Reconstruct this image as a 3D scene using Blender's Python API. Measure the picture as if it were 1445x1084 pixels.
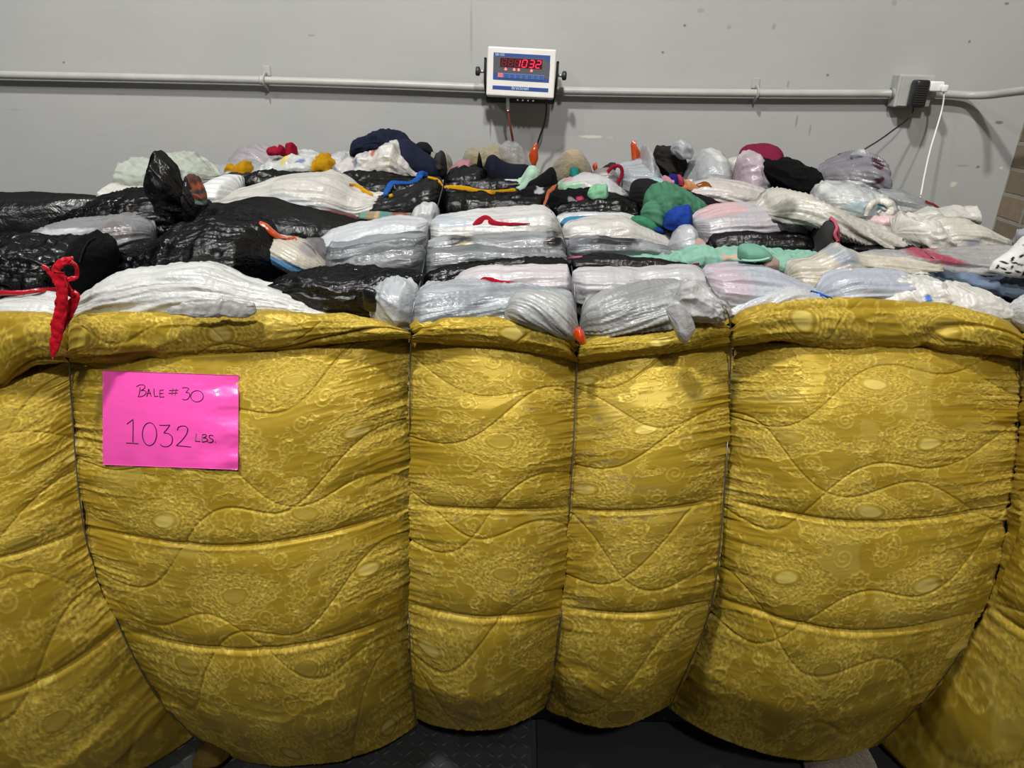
import bpy, math, random
import numpy as np
from mathutils import Vector, Matrix
from mathutils.bvhtree import BVHTree

random.seed(5); np.random.seed(5)
scene = bpy.context.scene
for o in list(bpy.data.objects): bpy.data.objects.remove(o)
COL = scene.collection

# ------------------------------------------------------------------ camera
W, H, FPX = 1445.0, 1084.0, 1010.0
PITCH, ROLL = math.radians(24.0), math.radians(1.3)
CZ = 1.90
fw = np.array([0, math.cos(PITCH), -math.sin(PITCH)])
r0 = np.array([1.0, 0, 0]); u0 = np.array([0, math.sin(PITCH), math.cos(PITCH)])
RV = math.cos(ROLL)*r0 + math.sin(ROLL)*u0
UV = -math.sin(ROLL)*r0 + math.cos(ROLL)*u0
CAM = np.array([0, 0, CZ])
cam_d = bpy.data.cameras.new('camera'); cam = bpy.data.objects.new('camera', cam_d); COL.objects.link(cam)
cam_d.sensor_width = 36.0; cam_d.lens = FPX/W*36.0; cam_d.clip_start = 0.02; cam_d.clip_end = 60
M3 = Matrix(((RV[0], UV[0], -fw[0]), (RV[1], UV[1], -fw[1]), (RV[2], UV[2], -fw[2])))
cam.matrix_world = Matrix.Translation(Vector(CAM)) @ M3.to_4x4()
scene.camera = cam

# ------------------------------------------------------------------ view, world, lamps
scene.view_settings.view_transform = 'Standard'; scene.view_settings.look = 'None'
scene.view_settings.gamma = 1; scene.view_settings.use_curve_mapping = False
scene.view_settings.exposure = 0.0
world = bpy.data.worlds.new('world'); scene.world = world; world.use_nodes = True
bg = world.node_tree.nodes['Background']; bg.inputs[0].default_value = (0.92, 0.93, 0.95, 1); bg.inputs[1].default_value = 0.11

def area(name, loc, target, size, power, color=(1, 0.97, 0.92)):
    l = bpy.data.lights.new(name, 'AREA'); l.shape = 'DISK'; l.size = size; l.energy = power; l.color = color
    o = bpy.data.objects.new(name, l); COL.objects.link(o); o.location = loc
    d = Vector(target) - Vector(loc); o.rotation_euler = d.to_track_quat('-Z', 'Y').to_euler()
    return o
area('high_bay_lamp', (-1.0, -0.15, 5.75), (0.0, 1.9, 1.1), 0.30, 235, (1, .985, .95))
area('high_bay_lamp', (0.5, -2.6, 5.75), (0.3, 1.6, 0.9), 0.35, 195, (1, .985, .95))
area('high_bay_lamp', (-3.6, -1.6, 5.75), (0.0, 1.6, 0.9), 0.35, 55, (1, .985, .95))

# ------------------------------------------------------------------ pixel helpers
def cr(xs, ys, x):
    """smooth monotone-ish cubic through points"""
    xs = np.asarray(xs, float); ys = np.asarray(ys, float); x = np.clip(np.asarray(x, float), xs[0], xs[-1])
    if len(xs) == 2: return np.interp(x, xs, ys)
    h = np.diff(xs); d = np.diff(ys)/np.maximum(h, 1e-9)
    m = np.zeros(len(xs)); m[0] = d[0]; m[-1] = d[-1]
    for i in range(1, len(xs)-1):
        if d[i-1]*d[i] > 0:
            w1 = 2*h[i]+h[i-1]; w2 = h[i]+2*h[i-1]
            m[i] = (w1+w2)/(w1/d[i-1]+w2/d[i])
    i = np.clip(np.searchsorted(xs, x, side='right')-1, 0, len(xs)-2)
    t = (x-xs[i])/np.maximum(h[i], 1e-9)
    return (2*t**3-3*t**2+1)*ys[i] + (t**3-2*t**2+t)*h[i]*m[i] + (-2*t**3+3*t**2)*ys[i+1] + (t**3-t**2)*h[i]*m[i+1]

def unp(px, py, Y):
    px = np.asarray(px, float); py = np.asarray(py, float); Y = np.asarray(Y, float)
    a = (px-W/2)/FPX; b = -(py-H/2)/FPX
    d = fw + a[..., None]*RV + b[..., None]*UV
    t = Y/d[..., 1]
    return CAM + t[..., None]*d
def unp1(px, py, Y): return unp(np.array(px), np.array(py), np.array(Y))
def surfY(py):                       # how far back the bale's top lies, seen at a height in the picture
    return 1.0/(0.704 - 0.00152*(445.0-np.clip(np.asarray(py, float), 215, 470)))
def mpp(Y): return Y*1.06/FPX        # metres per pixel

# ------------------------------------------------------------------ noise
def _h(ix, iy, s):
    n = (ix.astype(np.int64)*374761393 + iy.astype(np.int64)*668265263 + int(s)*974634777) & 0xFFFFFFFF
    n = ((n ^ (n >> 13))*1274126177) & 0xFFFFFFFF
    n = (n ^ (n >> 16)) & 0xFFFFFFFF
    return n/4294967295.0
def vn(x, y, s=0):
    x, y = np.broadcast_arrays(np.asarray(x, float), np.asarray(y, float))
    ix = np.floor(x); iy = np.floor(y); fx = x-ix; fy = y-iy
    fx = fx*fx*fx*(fx*(fx*6-15)+10); fy = fy*fy*fy*(fy*(fy*6-15)+10)
    a = _h(ix, iy, s); b = _h(ix+1, iy, s); c = _h(ix, iy+1, s); d = _h(ix+1, iy+1, s)
    return (a*(1-fx)+b*fx)*(1-fy) + (c*(1-fx)+d*fx)*fy
def fbm(x, y, s=0, o=3):
    r = 0; a = .5; t = 0
    for i in range(o):
        r = r + a*vn(x*2**i+i*7.3, y*2**i+i*3.1, s+i); t += a; a *= .5
    return r/t
def ridge(x, y, s=0, o=2):
    r = 0; a = .5; t = 0
    for i in range(o):
        r = r + a*(1-np.abs(2*vn(x*2**i+i*5.3, y*2**i+i*9.1, s+i)-1)); t += a; a *= .5
    return r/t
def sst(a, b, x):
    t = np.clip((x-a)/(b-a), 0, 1); return t*t*(3-2*t)

# ------------------------------------------------------------------ objects
def tagm(o, label=None, cat=None, group=None, kind=None):
    if label: o['label'] = label
    if cat: o['category'] = cat
    if group: o['group'] = group
    if kind: o['kind'] = kind
    return o
def thing(name, label, cat, loc=(0, 0, 0), group=None):
    o = bpy.data.objects.new(name, None); COL.objects.link(o); o.location = loc; o.empty_display_size = .05
    return tagm(o, label, cat, group)
BVH = []
def mesh(name, V, F, mat, parent=None, smooth=True, cols=None, attrs=None, bvh=False):
    V = np.asarray(V, np.float32).reshape(-1, 3)
    me = bpy.data.meshes.new(name)
    if isinstance(F, np.ndarray):
        n, k = F.shape
        me.vertices.add(len(V)); me.vertices.foreach_set('co', V.ravel())
        me.loops.add(n*k); me.loops.foreach_set('vertex_index', F.astype(np.int32).ravel())
        me.polygons.add(n); me.polygons.foreach_set('loop_start', np.arange(0, n*k, k, dtype=np.int32))
        me.update(calc_edges=True)
    else:
        me.from_pydata([tuple(map(float, v)) for v in V], [], [tuple(int(i) for i in f) for f in F]); me.update()
    me.polygons.foreach_set('use_smooth', np.full(len(me.polygons), smooth))
    if cols is not None:
        a = me.color_attributes.new('Col', 'FLOAT_COLOR', 'POINT')
        c = np.ones((len(V), 4), np.float32); c[:, :3] = np.asarray(cols, np.float32).reshape(-1, 3); a.data.foreach_set('color', c.ravel())
    for k, v in (attrs or {}).items():
        a = me.attributes.new(k, 'FLOAT', 'POINT'); a.data.foreach_set('value', np.asarray(v, np.float32).ravel())
    me.materials.append(mat)
    o = bpy.data.objects.new(name, me); COL.objects.link(o)
    if parent is not None:
        o.parent = parent; o.matrix_parent_inverse = Matrix.Translation(-Vector(parent.location))
    if bvh:
        if isinstance(F, np.ndarray): fl = F.tolist()
        else: fl = [tuple(f) for f in F]
        BVH.append(BVHTree.FromPolygons(V.tolist(), fl))
    return o
def gridF(nu, nv, wrap=False):
    i = np.arange(nu-1)[:, None]*nv
    j = np.arange(nv if wrap else nv-1)[None, :]
    j2 = (j+1) % nv
    return np.stack([i+j, i+nv+j, i+nv+j2, i+j2], -1).reshape(-1, 4)
def hit(px, py, default=None):
    d = unp1(px, py, 1.0)-CAM; d = d/np.linalg.norm(d); best = None
    for b in BVH:
        h = b.ray_cast(Vector(CAM), Vector(d))
        if h[0] is not None and (best is None or h[3] < best[1]): best = (h[0], h[3])
    return best[0].y if best else (default if default is not None else float(surfY(py)))
def tube(name, pts, r, mat, parent=None, n=10, flat=1.0, up=(0, -1, 0), caps=True, cols=None, sub=6, crinkle=0.0):
    """tube through points; r number or list; flat<1 squashes it against `up`"""
    P = np.array(pts, float); rr = np.full(len(P), r, float) if np.isscalar(r) else np.array(r, float)
    keep = [0]
    for i in range(1, len(P)):
        if np.linalg.norm(P[i]-P[keep[-1]]) > 1e-3: keep.append(i)
    P = P[keep]; rr = rr[keep]
    if len(P) > 2 and sub > 1:
        s = np.concatenate([[0], np.cumsum(np.linalg.norm(np.diff(P, axis=0), axis=1))]); s += np.arange(len(s))*1e-7
        q = np.linspace(0, s[-1], (len(P)-1)*sub+1)
        # catmull-rom for rounder bends
        T = np.gradient(P, axis=0)/np.gradient(s)[:, None]
        i = np.clip(np.searchsorted(s, q, side='right')-1, 0, len(s)-2); hh = (s[i+1]-s[i]); t = (q-s[i])/hh
        t = t[:, None]; hh = hh[:, None]
        rr = np.interp(q, s, rr)
        P = (2*t**3-3*t**2+1)*P[i]+(t**3-2*t**2+t)*hh*T[i]+(-2*t**3+3*t**2)*P[i+1]+(t**3-t**2)*hh*T[i+1]
    T = np.gradient(P, axis=0); T /= np.maximum(np.linalg.norm(T, axis=1, keepdims=True), 1e-9)
    up = np.array(up, float); A = np.cross(T, up); A /= np.maximum(np.linalg.norm(A, axis=1, keepdims=True), 1e-6); B = np.cross(A, T)
    ph = np.linspace(0, 2*np.pi, n, endpoint=False)
    V = P[:, None]+rr[:, None, None]*(np.cos(ph)[None, :, None]*A[:, None]+flat*np.sin(ph)[None, :, None]*B[:, None])
    if crinkle > 0:
        li = np.arange(len(P))[:, None]; k_ = crinkle*(ridge(li/3.1+0*ph[None], ph[None]*1.6, len(pts), 2)-.55)+crinkle*.8*(vn(li/2.0+0*ph[None], ph[None]*2.3, 5)-.5)
        V = V+(rr[:, None]*k_)[..., None]*((V-P[:, None])/rr[:, None, None]*.6+np.array(up, float)/np.linalg.norm(up))
    V = V.reshape(-1, 3); F = [tuple(f) for f in gridF(len(P), n, True)]
    if caps: F += [tuple(range(n))[::-1], tuple(range((len(P)-1)*n, len(P)*n))]
    c = None if cols is None else np.tile(cols, (len(V), 1))
    return mesh(name, V, F, mat, parent, True, c)
def box_vf(c, s, bev=0.0, rot=None):
    """box with chamfered edges as vertices and faces"""
    import bmesh
    bm = bmesh.new(); bmesh.ops.create_cube(bm, size=1.0)
    for v in bm.verts: v.co = Vector((v.co.x*s[0], v.co.y*s[1], v.co.z*s[2]))
    if bev > 0: bmesh.ops.bevel(bm, geom=bm.edges[:], offset=bev, segments=3, profile=.5, affect='EDGES')
    if rot is not None: bmesh.ops.transform(bm, matrix=rot, verts=bm.verts)
    bm.verts.index_update()
    V = [(v.co.x+c[0], v.co.y+c[1], v.co.z+c[2]) for v in bm.verts]; F = [[v.index for v in f.verts] for f in bm.faces]
    bm.free(); return V, F
def boxes(name, lst, mat, parent=None, smooth=False):
    V, F = [], []
    for it in lst:
        v, f = box_vf(*it); b = len(V); V += v; F += [[i+b for i in q] for q in f]
    return mesh(name, V, F, mat, parent, smooth)

# ------------------------------------------------------------------ materials
def mat_new(name):
    m = bpy.data.materials.new(name); m.use_nodes = True; nt = m.node_tree
    return m, nt, nt.nodes['Principled BSDF']
def noise_node(nt, scale, detail=3, rough=.5, dist=0, src='Object'):
    tc = nt.nodes.new('ShaderNodeTexCoord'); n = nt.nodes.new('ShaderNodeTexNoise')
    n.inputs['Scale'].default_value = scale; n.inputs['Detail'].default_value = detail
    n.inputs['Roughness'].default_value = rough; n.inputs['Distortion'].default_value = dist
    nt.links.new(tc.outputs[src], n.inputs['Vector']); return n
def bump(nt, p, node_out, strength, dist, prev=None):
    b = nt.nodes.new('ShaderNodeBump'); b.inputs['Strength'].default_value = strength; b.inputs['Distance'].default_value = dist
    nt.links.new(node_out, b.inputs['Height'])
    if prev: nt.links.new(prev.outputs[0], b.inputs['Normal'])
    nt.links.new(b.outputs[0], p.inputs['Normal']); return b
def plain(name, col, rough=.5, metal=0.0, bscale=0, bstr=.2, bdist=.001, var=0.0, coat=0, spec=.5, emit=None, es=1):
    m, nt, p = mat_new(name)
    p.inputs['Base Color'].default_value = (*col, 1); p.inputs['Roughness'].default_value = rough; p.inputs['Metallic'].default_value = metal
    p.inputs['Coat Weight'].default_value = coat; p.inputs['Specular IOR Level'].default_value = spec
    if emit: p.inputs['Emission Color'].default_value = (*emit, 1); p.inputs['Emission Strength'].default_value = es
    if var > 0:
        n = noise_node(nt, 9, 4); r = nt.nodes.new('ShaderNodeValToRGB')
        r.color_ramp.elements[0].position = .35; r.color_ramp.elements[1].position = .7
        r.color_ramp.elements[0].color = (*[c*(1-var) for c in col], 1); r.color_ramp.elements[1].color = (*col, 1)
        nt.links.new(n.outputs[0], r.inputs[0]); nt.links.new(r.outputs[0], p.inputs['Base Color'])
    if bscale: bump(nt, p, noise_node(nt, bscale, 4).outputs[0], bstr, bdist)
    return m
def colmat(name, rough, spec=.5, coat=0, coatr=.1, sheen=0, bs=None, bstr=.3, bd=.001, alpha=None, trans=0, sub=0):
    m, nt, p = mat_new(name)
    a = nt.nodes.new('ShaderNodeAttribute'); a.attribute_name = 'Col'
    nt.links.new(a.outputs['Color'], p.inputs['Base Color'])
    p.inputs['Roughness'].default_value = rough; p.inputs['Specular IOR Level'].default_value = spec
    p.inputs['Coat Weight'].default_value = coat; p.inputs['Coat Roughness'].default_value = coatr
    p.inputs['Sheen Weight'].default_value = sheen
    prev = None
    for (s, d, st, bd_) in (bs or []): prev = bump(nt, p, noise_node(nt, s, d, .6, .4).outputs[0], st, bd_, prev)
    if trans > 0:
        t = nt.nodes.new('ShaderNodeBsdfTranslucent'); nt.links.new(a.outputs['Color'], t.inputs[0])
        mx = nt.nodes.new('ShaderNodeMixShader'); mx.inputs[0].default_value = trans
        out = nt.nodes['Material Output']; nt.links.new(p.outputs[0], mx.inputs[1]); nt.links.new(t.outputs[0], mx.inputs[2]); nt.links.new(mx.outputs[0], out.inputs[0])
    if alpha: p.inputs['Alpha'].default_value = alpha
    return m
M = {}
M['film'] = colmat('thin_white_plastic', .34, .5, .25, .15, bs=[(45, 5, .6, .006), (200, 3, .4, .0014)])
M['black'] = colmat('glossy_black_plastic', .13, .22, 0, .10, bs=[(30, 5, .8, .010), (110, 4, .7, .003)])
def deepen(m, rough, fac):
    nt = m.node_tree; p = nt.nodes['Principled BSDF']; nl = p.inputs['Normal'].links[0].from_socket
    d = nt.nodes.new('ShaderNodeBsdfDiffuse'); g = nt.nodes.new('ShaderNodeBsdfGlossy'); g.inputs['Roughness'].default_value = rough; g.inputs['Color'].default_value = (1, 1, 1, 1)
    mx = nt.nodes.new('ShaderNodeMixShader'); mx.inputs[0].default_value = fac
    nt.links.new(p.inputs['Base Color'].links[0].from_socket, d.inputs['Color']); nt.links.new(nl, d.inputs['Normal']); nt.links.new(nl, g.inputs['Normal'])
    nt.links.new(d.outputs[0], mx.inputs[1]); nt.links.new(g.outputs[0], mx.inputs[2]); nt.links.new(mx.outputs[0], nt.nodes['Material Output'].inputs[0])
deepen(M['black'], .12, .045)
M['clear'] = colmat('clear_plastic_film', .2, .6, .5, .1, bs=[(90, 5, .5, .004)], alpha=.5)
M['cloth'] = colmat('woven_cloth', .85, .12, sheen=0.0, bs=[(70, 4, .4, .004), (900, 2, .4, .0006)])
M['fleece'] = colmat('fleece_cloth', .95, .1, sheen=.4, bs=[(120, 5, .9, .008), (500, 3, .8, .003)])
M['ribbon'] = colmat('shiny_ribbon_plastic', .25, .5, .5, .1, bs=[(80, 4, .5, .004)])
M['leather'] = colmat('black_vinyl', .4, .2, bs=[(14, 4, .5, .02), (120, 3, .3, .001)])
deepen(M['leather'], .3, .05)
M['white_paint'] = plain('white_painted_steel', (.72, .70, .66), .45, bscale=60, bstr=.1, var=.12)
M['pipe'] = plain('painted_conduit', (.43, .43, .40), .4, bscale=80, bstr=.3, bdist=.002, var=.15)
M['boxgrey'] = plain('grey_cast_metal', (.42, .42, .40), .5, bscale=70, bstr=.3, bdist=.002, var=.15)
M['blue'] = plain('blue_overlay', (.018, .065, .25), .35)
M['keyblue'] = plain('blue_key', (.022, .08, .28), .4)
M['keyline'] = plain('pale_key_outline', (.12, .20, .42), .4)
M['keyred'] = plain('red_key', (.55, .16, .17), .4)
M['greyov'] = plain('grey_overlay', (.085, .09, .10), .35, var=.2)
M['ledwin'] = plain('dark_red_window', (.07, .006, .01), .2)
M['ledoff'] = plain('unlit_led_segment', (.12, .012, .016), .4)
M['led'] = plain('lit_led_segment', (.3, 0, .02), .4, emit=(1, .012, .05), es=2.4)
M['ledw'] = plain('lit_led_lamp', (.5, .1, .1), .4, emit=(1, .10, .10), es=2.2)
M['lettering'] = plain('pale_lettering', (.50, .60, .75), .5)
M['steel'] = plain('bright_steel', (.55, .54, .50), .3, .9)
M['darksteel'] = plain('dark_steel', (.05, .05, .048), .45, .6, bscale=90)
M['wire'] = plain('bale_wire_steel', (.16, .16, .17), .4, .8)
M['blackpl'] = plain('black_plastic_shell', (.012, .012, .013), .35)
M['whitepl'] = plain('white_plastic_shell', (.75, .75, .74), .35)
M['cordred'] = plain('red_brown_cable', (.25, .05, .035), .5)
M['ink'] = plain('black_marker_ink', (.02, .005, .02), .5)
M['plate'] = plain('dark_tread_plate', (.028, .029, .031), .6, .2, bscale=40, bstr=.3, bdist=.002, var=.4)
M['mat'] = plain('shade_black', (.004, .004, .0045), .8)  # near-black of the added floor sheet, shade put in as colour
M['concrete'] = plain('dark_concrete', (.02, .02, .021), .8, bscale=30, var=.3)
# ------------------------------------------------------------------ room
WALLY = 3.0
def wall_mat():
    m, nt, p = mat_new('grey_painted_wall')
    N = nt.nodes.new; L = nt.links.new
    n1 = noise_node(nt, 1.3, 4, .55); r = N('ShaderNodeValToRGB')
    r.color_ramp.elements[0].position = .3; r.color_ramp.elements[1].position = .72
    r.color_ramp.elements[0].color = (.355, .36, .355, 1); r.color_ramp.elements[1].color = (.405, .405, .395, 1)
    L(n1.outputs[0], r.inputs[0]); cur = r.outputs[0]
    tc = N('ShaderNodeTexCoord')
    def spot(px, py, rx, rz, colr, soft=.25, fac=.9):
        nonlocal cur
        P = unp1(px, py, WALLY)
        s = N('ShaderNodeVectorMath'); s.operation = 'SUBTRACT'; s.inputs[1].default_value = tuple(P); L(tc.outputs['Object'], s.inputs[0])
        nz = N('ShaderNodeTexNoise'); nz.inputs['Scale'].default_value = 90; L(tc.outputs['Object'], nz.inputs['Vector'])
        q = N('ShaderNodeVectorMath'); q.operation = 'MULTIPLY'; q.inputs[1].default_value = (1/(rx*.0028), 0, 1/(rz*.0028)); L(s.outputs[0], q.inputs[0])
        l = N('ShaderNodeVectorMath'); l.operation = 'LENGTH'; L(q.outputs[0], l.inputs[0])
        ad = N('ShaderNodeMath'); ad.operation = 'MULTIPLY_ADD'; ad.inputs[1].default_value = 1.2; L(nz.outputs[0], ad.inputs[0]); L(l.outputs['Value'], ad.inputs[2])
        mr = N('ShaderNodeMapRange'); mr.inputs['From Min'].default_value = 1.5-soft; mr.inputs['From Max'].default_value = 1.5+soft
        mr.inputs['To Min'].default_value = fac; mr.inputs['To Max'].default_value = 0; L(ad.outputs[0], mr.inputs['Value'])
        mx = N('ShaderNodeMix'); mx.data_type = 'RGBA'; L(mr.outputs[0], mx.inputs['Factor']); L(cur, mx.inputs['A']); mx.inputs['B'].default_value = (*colr, 1)
        cur = mx.outputs['Result']
    dk = (.16, .16, .155); lt = (.62, .58, .48)
    spot(834, 193, 17, 2.2, lt); spot(861, 194, 6, 2, (.45, .43, .36))
    spot(665, 42, 1.6, 36, (.27, .27, .26), .4, .7); spot(692, 182, 1.2, 14, (.2, .2, .19))
    spot(1345, 260, 5, 4, lt); spot(1410, 173, 6, 2.5, dk); spot(1380, 236, 3, 2, dk); spot(1358, 234, 9, 1.5, (.28, .28, .27)); spot(1413, 237, 3, 2, lt)
    spot(1124, 172, 1.6, 9, (.25, .25, .24)); spot(1143, 183, 1.6, 8, (.27, .27, .26)); spot(1112, 119, 1.5, 5, (.27, .27, .26))
    spot(1368, 59, 2, 2, dk); spot(935, 74, 2, 2, dk); spot(989, 15, 5, 3, (.30, .30, .29)); spot(1029, 38, 3, 3, (.28, .28, .27)); spot(1092, 38, 3, 4, (.28, .28, .27))
    spot(1168, 106, 2, 2, dk); spot(439, 50, 6, 1.5, (.28, .28, .27)); spot(966, 36, 2, 2, dk); spot(1421, 5, 3, 2, dk); spot(1262, 4, 4, 4, (.3, .29, .28))
    spot(20, 155, 9, 1.2, (.33, .33, .32)); spot(170, 133, 7, 1.2, (.32, .32, .31)); spot(90, 88, 2, 1.5, dk)
    L(cur, p.inputs['Base Color']); p.inputs['Roughness'].default_value = .55; p.inputs['Specular IOR Level'].default_value = .35
    mp = N('ShaderNodeMapping'); mp.inputs['Scale'].default_value = (.6, 1, 2.2); L(tc.outputs['Object'], mp.inputs[0])
    n2 = N('ShaderNodeTexNoise'); n2.inputs['Scale'].default_value = 7; n2.inputs['Detail'].default_value = 5; L(mp.outputs[0], n2.inputs['Vector'])
    b = bump(nt, p, n2.outputs[0], .22, .005)
    n3 = noise_node(nt, 60, 3); bump(nt, p, n3.outputs[0], .12, .003, b)
    return m
CORX = float(unp1(1422, 250, WALLY)[0])
def quad(name, P, mat, kind='structure'):
    o = mesh(name, P, [(0, 1, 2, 3)], mat, smooth=False); o['kind'] = kind; return o
def slab(name, lo, hi, mat):
    c = [(a+b)/2 for a, b in zip(lo, hi)]; s = [b-a for a, b in zip(lo, hi)]
    V, F = box_vf(c, s); o = mesh(name, V, F, mat, smooth=False); o['kind'] = 'structure'; return o
slab('wall_back', (-6, WALLY, -.1), (CORX, WALLY+.15, 6), wall_mat())
def brick_mat():
    m, nt, p = mat_new('tan_brick'); N = nt.nodes.new; L = nt.links.new
    tc = N('ShaderNodeTexCoord'); sp = N('ShaderNodeSeparateXYZ'); cb = N('ShaderNodeCombineXYZ')
    L(tc.outputs['Object'], sp.inputs[0]); L(sp.outputs['Y'], cb.inputs['X']); L(sp.outputs['Z'], cb.inputs['Y'])
    nz = N('ShaderNodeTexNoise'); nz.inputs['Scale'].default_value = 14; L(tc.outputs['Object'], nz.inputs['Vector'])
    vm = N('ShaderNodeVectorMath'); vm.operation = 'MULTIPLY_ADD'; vm.inputs[1].default_value = (.008, .008, .008); L(nz.outputs['Color'], vm.inputs[0]); L(cb.outputs[0], vm.inputs[2])
    br = N('ShaderNodeTexBrick'); L(vm.outputs[0], br.inputs['Vector'])
    br.inputs['Scale'].default_value = 1; br.inputs['Brick Width'].default_value = .30; br.inputs['Row Height'].default_value = .098
    br.inputs['Mortar Size'].default_value = .008; br.inputs['Mortar Smooth'].default_value = .3
    br.inputs['Color1'].default_value = (.30, .235, .155, 1); br.inputs['Color2'].default_value = (.22, .175, .115, 1); br.inputs['Mortar'].default_value = (.36, .33, .27, 1)
    n2 = noise_node(nt, 40, 5, .7); mx = N('ShaderNodeMix'); mx.data_type = 'RGBA'; mx.blend_type = 'MULTIPLY'; mx.inputs['Factor'].default_value = .5
    L(br.outputs[0], mx.inputs['A']); L(n2.outputs[0], mx.inputs['B'])
    g = N('ShaderNodeMix'); g.data_type = 'RGBA'; g.blend_type = 'MULTIPLY'; g.inputs['Factor'].default_value = 0
    L(mx.outputs['Result'], p.inputs['Base Color']); p.inputs['Roughness'].default_value = .85
    iv = N('ShaderNodeMath'); iv.operation = 'SUBTRACT'; iv.inputs[0].default_value = 1; L(br.outputs['Fac'], iv.inputs[1])
    b = bump(nt, p, iv.outputs[0], .8, .006); bump(nt, p, n2.outputs[0], .4, .003, b)
    return m
slab('wall_right', (CORX, -3, -.1), (CORX+.15, WALLY+.15, 6), brick_mat())
slab('floor', (-6, -4, -.12), (CORX, WALLY, 0), M['concrete'])

# ------------------------------------------------------------------ scale platform under the bale
def tread_plate():
    t = thing('scale_platform', 'dark steel tread plate scale platform under the bale', 'scale', (-.45, 1.2, 0))
    x0, x1, y0, y1, zt = -1.6, .085, .75, 2.6, .03
    V, F = box_vf(((x0+x1)/2, (y0+y1)/2, zt/2+.001), (x1-x0, y1-y0, zt), .004)
    mesh('deck', V, F, M['plate'], t, False)
    V, F = [], []; p = .034; a = math.radians(42)
    ys = np.arange(y0+.03, 1.75, p)
    for j, yy in enumerate(ys):
        for i, xx in enumerate(np.arange(x0+.03, x1-.02, p)):
            if xx < -1.05: continue
            s = 1 if (i+j) % 2 else -1
            dx, dy = math.cos(a)*s, math.sin(a); nx, ny = -dy, dx; b = len(V); l, w = .018, .0048; z = zt+.001
            for (u, v, h) in ((-l, 0, 0), (-l*.5, -w*.8, 0), (l*.5, -w*.8, 0), (l, 0, 0), (l*.5, w*.8, 0), (-l*.5, w*.8, 0), (-l*.45, 0, .0035), (l*.45, 0, .0035)):
                V.append((xx+dx*u+nx*v, yy+dy*u+ny*v, z+h))
            for f in ((0, 1, 6), (1, 2, 7, 6), (2, 3, 7), (3, 4, 7), (4, 5, 6, 7), (5, 0, 6)): F.append([b+q for q in f])
    mesh('raised_tread', V, F, M['plate'], t, True)
tread_plate()
V, F = box_vf((1.2, 1.6, .008), (2.2, 1.9, .014), .003)  # added black sheet, paints the deep shade on the floor beside the platform
tagm(mesh('shade_sheet', V, F, M['mat'], smooth=False), 'black sheet added on the floor for the deep shade under the bale', 'mat')

# ------------------------------------------------------------------ gold quilt
def quilt_mat():
    m, nt, p = mat_new('gold_damask'); N = nt.nodes.new; L = nt.links.new
    a = N('ShaderNodeAttribute'); a.attribute_name = 'Col'
    mo = N('ShaderNodeAttribute'); mo.attribute_name = 'motif'
    L(a.outputs['Color'], p.inputs['Base Color'])
    mr = N('ShaderNodeMapRange'); mr.inputs['To Min'].default_value = .40; mr.inputs['To Max'].default_value = .66; L(mo.outputs['Fac'], mr.inputs['Value']); L(mr.outputs[0], p.inputs['Roughness'])
    p.inputs['Sheen Weight'].default_value = 0.0; p.inputs['Metallic'].default_value = .12
    p.inputs['Specular IOR Level'].default_value = .4; p.inputs['Specular Tint'].default_value = (1, .82, .35, 1)
    n = noise_node(nt, 420, 3, .7); mu = N('ShaderNodeMath'); mu.operation = 'MULTIPLY'; L(n.outputs[0], mu.inputs[0]); L(mo.outputs['Fac'], mu.inputs[1])
    b = bump(nt, p, mu.outputs[0], .8, .0016)
    n2 = noise_node(nt, 900, 2, .7); bump(nt, p, n2.outputs[0], .15, .0006, b)
    return m
QM = quilt_mat()

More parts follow.
